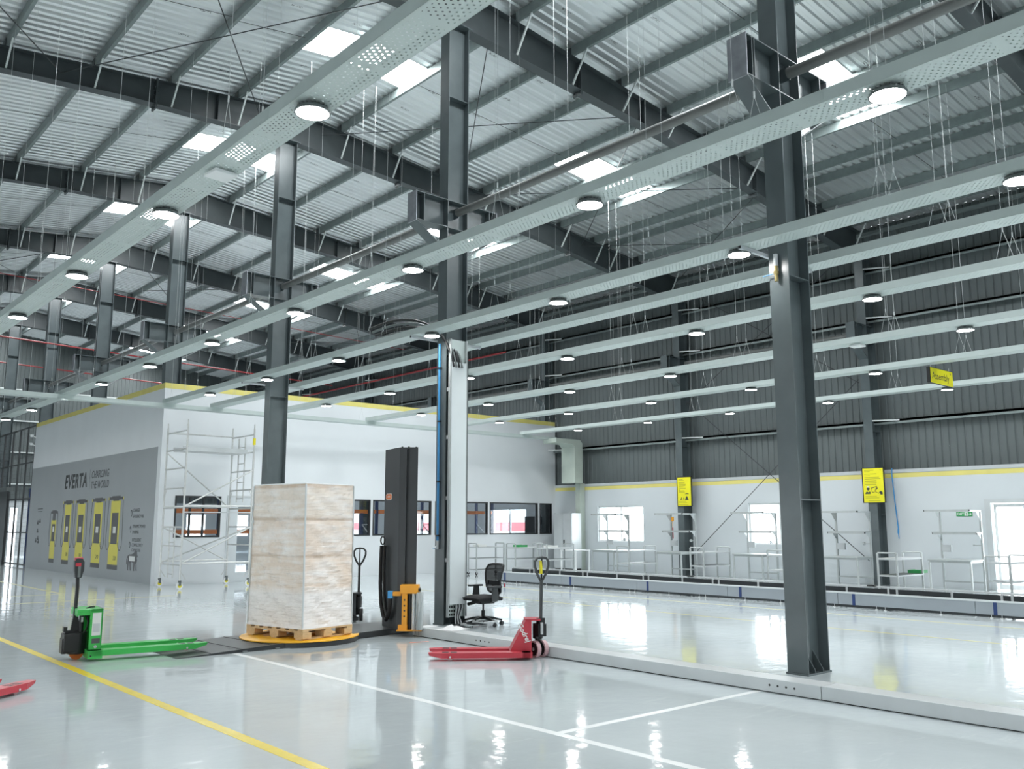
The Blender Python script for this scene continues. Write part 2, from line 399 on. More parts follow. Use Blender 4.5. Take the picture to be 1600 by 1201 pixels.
# floor with its painted lines
fl = MB().box(XL, Y0, -0.2, 24.0, Y1, 0).build('floor', M['floor']); fl['kind'] = 'structure'
def line(x0, y0, x1, y1, m): MB().box(min(x0, x1), min(y0, y1), 0.0, max(x0, x1), max(y0, y1), 0.0015).build('floor_line', m, fl)
line(3.11, -6, 3.21, 16.5, M['lineyellow'])
line(5.0, -4, 5.08, 11.05, M['linewhite'])
line(5.08, 5.205, 7.78, 5.275, M['linewhite'])
line(15.31, 2, 15.39, 19.5, M['linefaint'])
line(13.2, 2, 13.28, 19.5, M['linefaint'])
line(6.15, 23.2, 6.25, 33, M['linefaint'])
line(4.5, 20.8, 8.0, 20.9, M['linefaint'])
line(4.6, 23.0, 6.25, 23.1, M['linefaint'])
gr = MB().box(24.5, -40, -0.35, 70, 90, -0.15).build('ground', M['concrete']); gr['kind'] = 'structure'
gr2 = MB().box(-20, 51.2, -0.35, 24, 90, -0.15).build('ground', M['concrete']); gr2['kind'] = 'structure'

# roof: purlins, corrugated sheets, skylight sheets, rods
ceil = MB()
for sg in (1, -1):
    ceil.beam((XR, Y0, ztop(XR) + 0.262), (XR, Y1, ztop(XR) + 0.262), 0.5, 0.006)
ceil = ceil.build('ceiling', M['roofsheet']); ceil['kind'] = 'structure'
SW = BAY / 6
def sheet(xa, xb, m, name):
    b = MB(); p = SW / 5; rows = []
    for i in range(5):
        y = i * p
        rows += [(y, 0), (y + 0.095, 0), (y + 0.122, 0.034), (y + p - 0.027, 0.034)]
    rows.append((SW, 0))
    n = len(rows)
    vs = [(xa, y, ztop(xa) + 0.2 + d) for y, d in rows] + [(xb, y, ztop(xb) + 0.2 + d) for y, d in rows]
    b.add(vs, [(i, i + 1, n + i + 1, n + i) for i in range(n - 1)])
    return b.mesh(name, m, recalc=False)
EL, ER = XL - 0.15, 24.1
full = [sheet(EL, XR, M['roofsheet'], 'roof_sheet'), sheet(XR, ER, M['roofsheet'], 'roof_sheet')]
lit = [(sheet(EL, 7.98, M['roofsheet'], 'roof_sheet'), 'roof_sheet'), (sheet(7.98, XR, M['skylight'], 'skylight_sheet'), 'skylight_sheet'),
       (sheet(XR, 10.62, M['skylight'], 'skylight_sheet'), 'skylight_sheet'), (sheet(10.62, 15.2, M['roofsheet'], 'roof_sheet'), 'roof_sheet'),
       (sheet(15.2, 17.92, M['skylight'], 'skylight_sheet'), 'skylight_sheet'), (sheet(17.92, ER, M['roofsheet'], 'roof_sheet'), 'roof_sheet')]
ys0 = yc(-2) - BAY + 0.644
j = 0
while ys0 + j * SW < Y1:
    y = ys0 + j * SW
    if y + SW > Y0 - 0.2:
        if j % 6 == 2:
            for me, nm in lit: put(nm, me, ceil, (0, y, 0))
        else:
            for me in full: put('roof_sheet', me, ceil, (0, y, 0))
    j += 1
PX = [8.95, 7.85, 6.35, 4.8, 3.2, 1.65, 0.1, -1.45, -3.0, -4.5, 10.5, 12.0, 13.5, 15.0, 16.5, 18.0, 19.45, 20.1, 21.5, 23.0]
cs = MB().prism([(0, 0), (0.065, 0), (0.065, 0.02), (0.062, 0.02), (0.062, 0.003), (0.003, 0.003), (0.003, 0.197), (0.062, 0.197), (0.062, 0.18), (0.065, 0.18), (0.065, 0.2), (0, 0.2)], 1, Y0, Y1).mesh('purlin', M['galv'])
for x in PX: put('purlin', cs, ceil, (x, 0, ztop(x)))
sp = sorted(PX)
for k in range(-1, 7):
    for a, b in zip(sp[:-1], sp[1:]):
        if b - a < 0.8: continue
        MB().cyl((a, yc(k) + 3.3, ztop(a) + 0.07), (b, yc(k) + 3.3, ztop(b) + 0.13), 0.006, 5).build('sag_rod', M['rod'], ceil)
for k in (1, 4):
    for xa, xb in ((-0.4, 4.2), (4.2, 8.4), (10.0, 14.3), (14.3, 18.9), (18.9, 23.3)):
        for (x0, x1) in ((xa, xb), (xb, xa)):
            MB().cyl((x0, yc(k) + 0.05, ztop(x0) - 0.28), (x1, yc(k + 1) - 0.05, ztop(x1) - 0.28), 0.011, 6).build('bracing_rod', M['rod'], ceil)

# side wall on the right: painted masonry below, ribbed cladding above
HOLES = [(20.33, 22.46, 1.0, 2.24), (14.0, 16.12, 1.0, 2.24), (7.35, 9.2, 0.0, 2.22), (26.3, 28.4, 1.0, 2.24), (0.6, 2.7, 1.0, 2.24), (-5.5, -3.4, 1.0, 2.24), (32.6, 34.7, 1.0, 2.24), (38.5, 40.6, 1.0, 2.24)]
wr = MB(); y = Y0
for (a, b, c, d) in sorted(HOLES):
    wr.box(XW, y, 0, XW + 0.22, a, 3.0)
    if c > 0: wr.box(XW, a, 0, XW + 0.22, b, c)
    wr.box(XW, a, d, XW + 0.22, b, 3.0); y = b
wr.box(XW, y, 0, XW + 0.22, Y1, 3.0)
wr = wr.build('wall_right', M['wallside']); wr['kind'] = 'structure'
MB().box(XW - 0.004, Y0, 2.84, XW, Y1, 2.96).build('yellow_stripe', M['stripe'], wr)
MB().box(XW - 0.02, Y0, 2.97, XW + 0.14, Y1, 3.06).build('coping', M['lightgrey'], wr)
def clad_sheet(z0, z1s, axis, width, nrib, depth, pan):
    # ribbed sheet with grooves that step away from the room; axis 1: runs along y at x = 0, axis 0: runs along x at y = 0
    p = width / nrib; rows = []
    for i in range(nrib):
        q = i * p; rows += [(q, 0), (q + pan, 0), (q + pan + 0.015, depth), (q + p - 0.015, depth)]
    rows.append((width, 0)); n = len(rows)
    def P(q, d, z): return (d, q, z) if axis == 1 else (q, d, z)
    return MB().add([P(q, d, z0) for q, d in rows] + [P(q, d, z1s) for q, d in rows], [(i, i + 1, n + i + 1, n + i) for i in range(n - 1)])
cm = clad_sheet(3.03, 9.98, 1, 1.0, 5, 0.018, 0.150).mesh('cladding_sheet', M['clad'], recalc=False)
for i in range(int(Y1 - Y0) + 1): put('cladding_sheet', cm, wr, (XW + 0.10, Y0 + i, 0))
gz = (4.32, 7.18, 8.58)
for z in gz:
    MB().prism([(0, 0), (0.2, 0), (0.2, 0.003), (0.003, 0.003), (0.003, 0.06), (0.025, 0.06), (0.025, 0.064), (0, 0.064)][::-1], 1, Y0, Y1).build('girt', M['galv'], wr, loc=(XW - 0.10, 0, z + 0.03))
    MB().box(XW - 0.10, Y0, z - 0.03, XW - 0.096, Y1, z + 0.095).build('girt_face', M['galv'], wr)
MB().box(XW - 0.05, Y0, 9.72, XW + 0.12, Y1, 9.80).build('eave_strut', M['galv'], wr)
for (ya, za, yb, zb) in ((18.2, 0.55, 12.2, 5.6), (12.2, 0.62, 18.2, 5.6), (18.2, 5.5, 12.2, 9.4), (12.2, 5.5, 18.2, 9.4)):
    MB().cyl((XW - 0.2, ya, za), (XW - 0.2, yb, zb), 0.012, 6).build('wall_bracing_rod', M['rod'], wr)

def window(n, a, b, c, d, mull=True):
    t = thing('window_%d' % n, None, None, (XW + 0.10, a, c), kind='structure')
    W, H = b - a, d - c
    f = MB()
    f.box(-0.04, 0, 0, 0.04, W, 0.05).box(-0.04, 0, H - 0.05, 0.04, W, H).box(-0.04, 0, 0.05, 0.04, 0.05, H - 0.05).box(-0.04, W - 0.05, 0.05, 0.04, W, H - 0.05)
    f.build('window_frame', M['white'], t)
    if mull: MB().box(-0.03, W / 2 - 0.03, 0.05, 0.03, W / 2 + 0.03, H - 0.05).build('mullion', M['white'], t)
    MB().box(-0.003, 0.05, 0.05, 0.003, W / 2 - 0.03, H - 0.05).build('window_pane', M['pane'], t)
    MB().box(-0.003, W / 2 + 0.03, 0.05, 0.003, W - 0.05, H - 0.05).build('window_pane', M['pane'], t)
n = 1
for h in (HOLES[0], HOLES[1], HOLES[3], HOLES[4], HOLES[5], HOLES[6], HOLES[7]): window(n, *h); n += 1
a, b, c, d = HOLES[2]
t = thing('door_1', None, None, (XW, a, 0), kind='structure'); W = b - a
MB().box(-0.03, W - 0.14, 0, 0.12, W, d).box(-0.03, 0, 0, 0.12, 0.14, d).box(-0.03, 0.14, d - 0.1, 0.12, W - 0.14, d).build('door_frame', M['lightgrey'], t)
for q in (0.16, W / 2 + 0.01):
    w2 = W / 2 - 0.17
    lf = MB().box(0.10, q, 0.02, 0.14, q + 0.07, d - 0.12).box(0.10, q + w2 - 0.07, 0.02, 0.14, q + w2, d - 0.12).box(0.10, q + 0.07, d - 0.2, 0.14, q + w2 - 0.07, d - 0.12).box(0.10, q + 0.07, 0.02, 0.14, q + w2 - 0.07, 0.14).build('door_leaf', M['white'], t)
    MB().box(0.117, q + 0.07, 0.14, 0.123, q + w2 - 0.07, d - 0.2).build('door_pane', M['pane'], lf)
    MB().tube([(0.09, q + w2 - 0.04, 0.95), (0.05, q + w2 - 0.04, 0.97), (0.05, q + w2 - 0.04, 1.2), (0.09, q + w2 - 0.04, 1.22)], 0.014, 8).build('door_handle', M['lightgrey'], lf)

# end wall far behind the enclosure, and the two walls out of view
we = MB()
for (xa, xb, za, zb) in ((XL, 10.88, 0, 11.7), (10.88, 11.3, 2.5, 11.7), (11.3, 19.9, 0, 11.7), (19.9, 21.1, 0, 0.9), (19.9, 21.1, 2.2, 11.7), (21.1, 22.9, 0, 11.7), (22.9, 23.7, 0, 0.9), (22.9, 23.7, 2.2, 11.7), (23.7, 24.0, 0, 11.7)):
    we.box(xa, Y1 + 0.05, za, xb, Y1 + 0.2, zb)
we = we.build('wall_end', M['wallside']); we['kind'] = 'structure'
ce = clad_sheet(0, 8.8, 0, 1.0, 5, 0.018, 0.150).mesh('cladding_sheet', M['clad'], recalc=False)
for i in range(6, 30): put('cladding_sheet', ce, we, (XL + i, Y1, 2.8))
for z in (3.6, 5.2, 6.8, 8.4): MB().box(4, Y1 - 0.16, z, 23.7, Y1 - 0.02, z + 0.06).build('girt', M['brace'], we)
# left wall, out of view: window openings added to bring in daylight from this side
LH_ = [(yc(k) + 2.2, yc(k) + 4.3, 1.0, 2.24) for k in range(-2, 7)]
w_l = MB(); y = Y0
for (a, b, c, d) in sorted(LH_):
    w_l.box(XL - 0.2, y, 0, XL, a, 9.8)
    if c > 0: w_l.box(XL - 0.2, a, 0, XL, b, c)
    w_l.box(XL - 0.2, a, d, XL, b, 9.8); y = b
w_l.box(XL - 0.2, y, 0, XL, Y1, 9.8)
w_l = w_l.build('wall_left', M['wallside']); w_l['kind'] = 'structure'
gr3 = MB().box(-60, -30, -0.35, XL - 0.2, 80, -0.02).build('ground', M['concrete']); gr3['kind'] = 'structure'
w_n = MB().box(XL, Y0 - 0.2, 0, 24.0, Y0, 11.2).build('wall_near', M['wallside']); w_n['kind'] = 'structure'

# white enclosure: grey mural wall on the left, windowed front wall
XO, YO, HO = 8.86, 24.63, 5.47
wl = MB().box(XO, YO, 0, XO + 0.15, 38.1, HO).build('wall_office_left', M['wall']); wl['kind'] = 'structure'
MB().box(XO - 0.003, YO - 0.003, 5.32, XO, 38.1, HO).build('yellow_stripe', M['stripe'], wl)
MB().box(XO - 0.002, YO + 0.25, 0.0, XO, 38.1, 3.72).build('grey_mural_panel', M['wallgrey'], wl)
OW = [(9.31, 10.62, 1.25, 2.39, 3), (11.13, 11.58, 0.26, 2.13, 1), (14.2, 15.56, 1.25, 2.38, 1), (15.65, 17.95, 1.25, 2.38, 2), (18.1, 20.41, 1.25, 2.38, 2), (20.5, 22.82, 1.25, 2.38, 2), (22.92, 23.54, 1.25, 2.38, 1)]
wf = MB(); x = XO + 0.15
for (a, b, c, d, q) in OW:
    wf.box(x, YO, 0, a, YO + 0.15, HO)
    wf.box(a, YO, 0, b, YO + 0.15, c).box(a, YO, d, b, YO + 0.15, HO); x = b
wf.box(x, YO, 0, XW, YO + 0.15, HO)
wf = wf.build('wall_office_front', M['wall']); wf['kind'] = 'structure'
MB().box(XO - 0.003, YO - 0.003, 5.32, XW, YO, HO).build('yellow_stripe', M['stripe'], wf)
for i, (a, b, c, d, q) in enumerate(OW):
    if i == 1: continue
    t = thing('window_%d' % n, None, None, (a, YO, c), kind='structure'); n += 1
    W, H = b - a, d - c
    f = MB(); e = 0.045
    f.box(0, -0.012, 0, W, 0.08, e).box(0, -0.012, H - e, W, 0.08, H).box(0, -0.012, e, e, 0.08, H - e).box(W - e, -0.012, e, W, 0.08, H - e)
    f.build('window_frame', M['darkframe'], t)
    if i == 0:
        MB().box(e, -0.006, 0.80, W - e, 0.07, 0.84).build('transom', M['darkframe'], t)
        for k in (0.33, 0.62): MB().box(W * k - 0.02, -0.006, e, W * k + 0.02, 0.07, H - e).build('mullion', M['darkframe'], t)
    MB().box(e, 0.03, e, W - e, 0.036, H - e).build('window_pane', M['tint'], t)
# door with a tall vision panel, left of the wrapped load
t = thing('door_2', None, None, (10.85, YO, 0), kind='structure')
MB().box(-0.05, -0.02, 0, 0.0, 0.02, 2.42).box(0.88, -0.02, 0, 0.93, 0.02, 2.42).box(0, -0.02, 2.37, 0.88, 0.02, 2.42).build('door_frame', M['lightgrey'], t)
dl = MB().box(0.0, -0.012, 0.02, 0.28, 0.0, 2.37).box(0.73, -0.012, 0.02, 0.88, 0.0, 2.37).box(0.28, -0.012, 0.02, 0.73, 0.0, 0.26).box(0.28, -0.012, 2.13, 0.73, 0.0, 2.37).build('door_leaf', M['wallside'], t)
MB().box(0.28, -0.006, 0.26, 0.73, -0.002, 2.13).build('vision_panel', M['tint'], dl)
MB().tube([(0.83, -0.012, 1.0), (0.83, -0.06, 1.0), (0.74, -0.06, 1.0)], 0.011, 8).build('door_handle', M['lightgrey'], dl)
for a, b in ((19.9, 21.1), (22.9, 23.7)):
    t = thing('window_%d' % n, None, None, (a, Y1 + 0.1, 0.9), kind='structure'); n += 1
    W = b - a
    MB().box(0, -0.04, 0, W, 0.04, 0.05).box(0, -0.04, 1.25, W, 0.04, 1.3).box(0, -0.04, 0.05, 0.05, 0.04, 1.25).box(W - 0.05, -0.04, 0.05, W, 0.04, 1.25).build('window_frame', M['white'], t)
    MB().box(0.05, -0.003, 0.05, W - 0.05, 0.003, 1.25).build('window_pane', M['pane'], t)
t = thing('door_3', None, None, (10.88, Y1, 0), kind='structure')
MB().box(0, -0.05, 0, 0.04, 0.05, 2.5).box(0.38, -0.05, 0, 0.42, 0.05, 2.5).box(0.04, -0.05, 2.44, 0.38, 0.05, 2.5).build('door_frame', M['lightgrey'], t)
MB().box(0.04, -0.004, 0.02, 0.38, 0.004, 2.44).build('door_pane', M['tint'], t)

# lettering and drawings printed on the mural wall
xm = XO - 0.004
text('printed_name', 'EVERTA', 0.64, M['ink'], wl, face_nx(xm, 32.38, 3.02), 0.001, shear=0.12, offset=0.022, sx=1.03, space=1.12)
MB().box(xm - 0.001, 30.82, 2.72, xm, 30.835, 3.36).build('printed_divider', M['ink'], wl)
text('printed_slogan', 'CHARGING', 0.34, M['ink'], wl, face_nx(xm, 30.66, 3.17), 0.001, align='LEFT', shear=0.1, sx=0.98)
text('printed_slogan', 'THE WORLD', 0.34, M['ink'], wl, face_nx(xm, 30.66, 2.84), 0.001, align='LEFT', shear=0.1, sx=0.90)
def charger(y0, y1, zt, num, small):
    # y0 > y1: left and right edges of the printed charger, seen from the hall
    c = (y0 + y1) / 2; W = y0 - y1; b = MB(); k = xm
    def rect(u0, u1, z0, z1, m, lift): b.use(m); b.box(k - 0.0006 - lift, c - W * u1, z0, k - lift, c - W * u0, z1)
    top = zt - (0.34 if small else 0.14)
    rect(-0.40, 0.40, 0.43, top, 0, 0)                         # body
    rect(-0.43, 0.43, 0.29, 0.43, 1, 0)                        # plinth
    rect(-0.27, 0.27, 1.03, top - (0.14 if small else 0.36), 1, 0.001)   # dark front
    rect(-0.12, 0.12, 1.35, 1.54, 2, 0.002)                    # label
    rect(-0.24, 0.24, top - 0.01, zt - 0.1, 1, 0.001)
    rect(-0.36, 0.36, zt - 0.10, zt, 1, 0.003); rect(-0.58, 0.58, zt - 0.11, zt - 0.03, 1, 0.002)
    b.use(0)
    for s in (-1, 1):
        if not small: b.box(k - 0.0045, c + s * W * 0.62 - 0.03, zt - 0.12, k - 0.0035, c + s * W * 0.62 + 0.03, zt - 0.03)
    b.use(1)
    for s in (-1, 1):                                          # the two charging leads
        P = [(0.60, zt - 0.1), (0.63, 1.9), (0.68, 1.25), (0.66, 1.0), (0.56, 0.86), (0.46, 0.87), (0.38, 0.97), (0.35, 1.08)]
        for (u0, z0), (u1, z1) in zip(P[:-1], P[1:]):
            b.beam((k - 0.003, c + s * W * u0, z0), (k - 0.003, c + s * W * u1, z1), 0.028, 0.002, up=(1, 0, 0))
    o = b.build('printed_charger', [M['chyellow'], M['chdark'], M['chwhite']], wl)
    if num: text('printed_number', num, 0.17, M['ink'], wl, face_nx(k - 0.003, c - W * 0.16, 0.62), 0.0005)
charger(35.0, 34.25, 1.98 + 0.12, '', True)
charger(33.45, 32.52, 2.42, '120', False)
charger(32.0, 30.98, 2.42, '180', False)
charger(30.25, 29.2, 2.43, '240', False)
charger(28.62, 27.55, 2.45, '320', False)
for (y, z, s) in ((26.55, 2.0, 'CHARGER'), (26.55, 1.83, 'EFFICIENCY 96%'), (26.52, 1.55, 'DYNAMIC POWER'), (26.52, 1.39, 'SHARING'), (26.5, 1.17, 'INTELLIGENT'), (26.5, 1.03, 'CONNECTIVITY'), (26.5, 0.89, 'CAPABILITIES')):
    text('printed_caption', s, 0.13, M['ink'], wl, face_nx(xm, y, z), 0.0005, align='LEFT', sx=0.95)
for z in (1.92, 1.47, 1.03):                                   # line icons beside the captions
    MB().tube([(xm, 26.68 + 0.05 * math.cos(a), z + 0.09 * math.sin(a)) for a in [i * 0.7 for i in range(8)]], 0.006, 4).build('printed_icon', M['ink'], wl)
lion = [(0, 0.52), (0.06, 0.70), (0.22, 0.80), (0.36, 0.80), (0.55, 0.86), (0.66, 0.98), (0.76, 1.02), (0.84, 0.92), (0.86, 0.80), (0.92, 0.72), (0.84, 0.66), (0.88, 0.52), (0.84, 0.40), (0.87, 0.10), (0.90, 0.02), (0.80, 0.02), (0.78, 0.34), (0.70, 0.40), (0.68, 0.08), (0.70, 0.0), (0.60, 0.0), (0.60, 0.38), (0.40, 0.44), (0.36, 0.36), (0.40, 0.06), (0.43, 0.0), (0.33, 0.0), (0.28, 0.34), (0.20, 0.42), (0.20, 0.06), (0.23, 0.0), (0.13, 0.0), (0.10, 0.36), (0.12, 0.62), (0.08, 0.60), (0.04, 0.30), (0.0, 0.28)]
LW, LH = 1.0, 0.56
MB().prism([(26.86 - p[0] * LW, 0.32 + p[1] * LH) for p in lion], 0, xm - 0.0008, xm).build('printed_lion', M['chdark'], wl)
MB().box(xm - 0.002, 26.17, 0.58, xm - 0.001, 26.63, 0.72).build('printed_lion_band', M['chwhite'], wl)
for (y0, y1, z0, z1) in ((36.9, 36.2, 2.16, 2.19), (36.85, 36.25, 2.06, 2.09)):
    MB().box(xm - 0.0006, y1, z0, xm, y0, z1).build('printed_caption_line', M['ink'], wl)
for (y, z) in ((36.75, 1.66), (36.45, 1.72), (36.7, 1.36), (36.85, 1.0), (36.5, 0.98), (36.6, 1.1)):
    MB().box(xm - 0.0006, y - 0.1, z - 0.05, xm, y + 0.12, z + 0.03).box(xm - 0.0006, y - 0.05, z + 0.03, xm, y + 0.06, z + 0.1).build('printed_icon', M['ink'], wl)

# ------------------------------------------------------------------ steel frames
def isec(b, D, W, z0, z1, tf=0.014, tw=0.009):
    return b.prism([(0, -W/2), (tf, -W/2), (tf, -tw/2), (D - tf, -tw/2), (D - tf, -W/2), (D, -W/2), (D, W/2), (D - tf, W/2), (D - tf, tw/2), (tf, tw/2), (tf, W/2), (0, W/2)], 2, z0, z1)
CD, CW, XC = 0.44, 0.25, 8.9
shaft_me = isec(MB(), CD, CW, 0, 10.47).mesh('column_shaft', M['steel'])
wshaft_me = isec(MB(), CD, CW, 0, 9.0).mesh('column_shaft', M['steel'])
stiff_me = MB().box(0.014, -CW/2, -0.006, CD - 0.014, CW/2, 0.006).mesh('stiffener_plate', M['steel'])
base_me = MB().box(-0.02, -0.135, 0, CD + 0.02, 0.135, 0.02).mesh('base_plate', M['steel'])
gus_me = MB().prism([(0.005, 0.02), (0.125, 0.02), (0.125, 0.05), (0.005, 0.24)], 0, -0.006, 0.006).mesh('base_gusset', M['steel'])
cap_me = MB().box(-0.05, -0.16, 10.47, CD + 0.05, 0.16, 10.49).mesh('cap_plate', M['steel'])
# corbel of the column, pointing away from it along -x from its own origin
cb = MB()
cb.box(-0.65, -CW/2, 0.486, 0, CW/2, 0.5).box(-0.65, -CW/2, 0, 0, CW/2, 0.014).box(-0.65, -0.005, 0.014, 0, 0.005, 0.486).box(-0.50, -CW/2, 0.014, -0.488, CW/2, 0.486)
corb_me = cb.mesh('corbel', M['steel'])
cend_me = MB().box(-0.662, -CW/2 - 0.005, -0.02, -0.65, CW/2 + 0.005, 0.505).mesh('corbel_end_plate', M['steelplate'])
wend_me = MB().box(-0.662, -CW/2 - 0.005, -0.02, -0.65, CW/2 + 0.005, 0.505).mesh('corbel_end_plate', M['steel'])
cstr_me = MB().beam((-0.64, 0, -0.01), (0, 0, -0.44), CW, 0.014, up=(0.55, 0, 0.8)).mesh('corbel_strut', M['steel'])
names = {-1: 'column beyond the right frame edge', 0: 'nearest dark steel column, standing behind the floor trunking at right', 1: 'dark steel column with a white-covered cable tray beside the office chair', 2: 'dark steel column rising behind the stretch-wrapped pallet load', 3: 'dark steel column rising just behind the corner of the white enclosure', 4: 'dark steel column over the enclosure, second behind its corner', 5: 'dark steel column over the enclosure, third behind its corner', 6: 'farthest dark steel column, at the left picture edge above the fence'}
for k in range(-1, 7):
    if k == -1: lab = 'dark steel column of the middle row, outside the picture at right'
    else: lab = names[k]
    c = thing('steel_column', lab, 'column', (XC, yc(k), 0), 0, 'middle row of steel columns', 'thing')
    put('column_shaft', shaft_me, c); put('cap_plate', cap_me, c); put('base_plate', base_me, c)
    for gx, gr_ in ((0.14, 0), (0.30, 0), (0.14, PI), (0.30, PI)): put('base_gusset', gus_me, c, (gx, 0, 0), (0, 0, gr_))
    for z in (1.87, 4.42, 6.65, 7.14, 9.05): put('stiffener_plate', stiff_me, c, (0, 0, z))
    for s in (0, 1):
        q = put('corbel', corb_me, c, (0 if s == 0 else CD, 0, 6.65), (0, 0, 0 if s == 0 else PI))
        put('corbel_end_plate', cend_me, q); put('corbel_strut', cstr_me, q)
wn = {1: 'dark wall column behind the larger yellow sign', 2: 'dark wall column behind the smaller yellow sign', 3: 'dark wall column in the corner where the white enclosure meets the side wall', 4: 'dark wall column above the enclosure, first beyond its front wall', 5: 'dark wall column above the enclosure, second beyond its front wall', 6: 'dark wall column above the enclosure, farthest along the side wall'}
for k in range(1, 7):
    c = thing('wall_column', wn[k], 'column', (XW - 0.44, yc(k) - 0.08, 0), 0, 'steel columns along the side wall', 'thing')
    put('column_shaft', wshaft_me, c)
    for z in (1.87, 4.1, 6.55, 7.04): put('stiffener_plate', stiff_me, c, (0, 0, z))
    q = put('corbel', corb_me, c, (0, 0, 6.55)); put('corbel_end_plate', wend_me, q); put('corbel_strut', cstr_me, q)
    for z in gz: MB().beam((0.02, -0.12, z + 0.06), (0.36, -0.72, z + 0.06), 0.035, 0.035).build('girt_brace', M['brace'], c)
# longitudinal tubes between the columns
for k in range(-1, 6):
    tl = {0: 'round grey strut tube between the two nearest columns', -1: 'round grey strut tube running off the top right corner', 1: 'round grey strut tube left of the column with the cable tray'}.get(k, 'round grey strut tube, %s bay beyond the wrapped load' % ORD[max(0, k - 2)])
    t = thing('strut_tube', tl, 'tube', (XC + 0.22, yc(k) + 0.02, 6.95), 0, 'strut tubes along the column row', 'thing')
    MB().cyl((0, 0.14, 0), (0, BAY - 0.14, 0), 0.068, 16).build('tube', M['tube'], t, smooth=True)
    for e in (0.0, BAY - 0.16): MB().box(-0.006, e, -0.09, 0.006, e + 0.13, 0.09).build('end_cleat', M['steel'], t)
for k in range(1, 6):
    t = thing('wall_strut_tube', 'round grey tube at corbel height along the cladding, %s bay of the side wall' % ORD[k - 1], 'tube', (XW - 0.26, yc(k), 6.86), 0, 'strut tubes along the side wall', 'thing')
    MB().cyl((0, 0.1, 0), (0, BAY - 0.3, 0), 0.06, 10).build('tube', M['tube'], t, smooth=True)

# rafters
TP = [(-5.8, 9.73), (XR, 11.25), (23.45, 9.79)]
BP = [(-5.8, 8.9), (0, 9.92), (3.1, 10.17), (5.5, 10.37), (9.12, 10.49), (14, 10.17), (17.6, 9.78), (23.45, 8.95)]
def zbot(x):
    for (xa, za), (xb, zb) in zip(BP[:-1], BP[1:]):
        if xa <= x <= xb: return za + (zb - za) * (x - xa) / (xb - xa)
rb = MB().prism(TP + BP[::-1], 1, -0.005, 0.005).mesh('rafter_web', M['rafter'])
ft = MB(); fb = MB()
for A, B in zip(TP[:-1], TP[1:]): ft.beam((A[0], 0, A[1] - 0.007), (B[0], 0, B[1] - 0.007), 0.24, 0.014)
for A, B in zip(BP[:-1], BP[1:]): fb.beam((A[0], 0, A[1] + 0.007), (B[0], 0, B[1] + 0.007), 0.24, 0.014)
ft_me, fb_me = ft.mesh('top_flange', M['rafter']), fb.mesh('bottom_flange', M['rafter'])
rn = {-1: 'dark roof rafter at the very top right corner of the picture', 0: 'dark roof rafter carried by the nearest column', 1: 'dark roof rafter carried by the column with the cable tray', 2: 'dark roof rafter above the wrapped pallet load', 3: 'dark roof rafter carried by the column at the enclosure corner', 4: 'dark roof rafter on the second column behind the enclosure corner', 5: 'dark roof rafter on the third column behind the enclosure corner', 6: 'farthest dark roof rafter, at the end of the hall'}
for k in range(-1, 7):
    t = thing('roof_rafter', rn[k], 'rafter', (0, yc(k), 0), 0, 'roof rafters', 'thing')
    put('rafter_web', rb, t); put('top_flange', ft_me, t); put('bottom_flange', fb_me, t)
    for x in PX:
        if 8.5 < x < 9.5 or (x < 0 and k < 4): continue
        zb = zbot(x)
        MB().beam((x + 0.03, -0.08, zb + 0.03), (x + 0.03, -0.52, ztop(x) + 0.02), 0.032, 0.032).build('flange_brace', M['brace'], t)
        if x > 10: MB().beam((x + 0.05, 0.08, zb + 0.03), (x + 0.05, 0.52, ztop(x) + 0.02), 0.032, 0.032).build('flange_brace', M['brace'], t)
        MB().box(x - 0.012, -0.09, ztop(x), x - 0.002, 0.09, ztop(x) + 0.17).build('purlin_cleat', M['rafter'], t)
    for x in (6.05, 12.25, 18.4):
        sb = MB(); za, zz = zbot(x) - 0.09, ztop(x) + 0.03
        sb.box(x - 0.018, -0.12, za, x + 0.018, 0.12, zz)
        for i in range(6):
            z = za + 0.06 + i * (zz - za - 0.1) / 5
            for s in (-0.075, 0.075): sb.cyl((x - 0.05, s, z), (x + 0.05, s, z), 0.014, 6)
        sb.build('splice_plate', M['rafter'], t)
    for x in (7.4, 14.2, 16.2):
        MB().box(x - 0.005, -0.11, zbot(x) + 0.014, x + 0.005, 0.11, ztop(x) - 0.02).build('web_stiffener', M['rafter'], t)
# ------------------------------------------------------------------ overhead cable trays and their lamps
ZT = 4.72
TW = 0.31
def tray_meshes(L):
    base = MB().add([(-TW/2, 0, 0), (TW/2, 0, 0), (TW/2, L, 0), (-TW/2, L, 0)], [(0, 3, 2, 1)]).mesh('perforated_base', M['perf'], recalc=False)
    side = MB().prism([(0, 0), (0.003, 0), (0.003, 0.1), (0.018, 0.1), (0.018, 0.103), (0, 0.103)], 1, 0, L).mesh('side_rail', M['tray'])
    return base, side
wire_me = {}
def wire_mesh(h):
    h = round(h, 2)
    if h not in wire_me:
        b = MB()
        b.cyl((0, 0, 0.36), (0, 0, h), 0.0024, 4)
        for s in (-1, 1): b.cyl((0, 0, 0.36), (0, s * 0.10, 0.0), 0.0022, 4)
        b.cyl((0, 0, 0.34), (0, 0, 0.40), 0.008, 6)
        wire_me[h] = b.mesh('suspension_wire', M['wire'])
    return wire_me[h]
plate_me = MB().box(-TW/2 - 0.003, -0.09, 0.015, -TW/2, 0.09, 0.088).mesh('splice_plate', M['tray'])
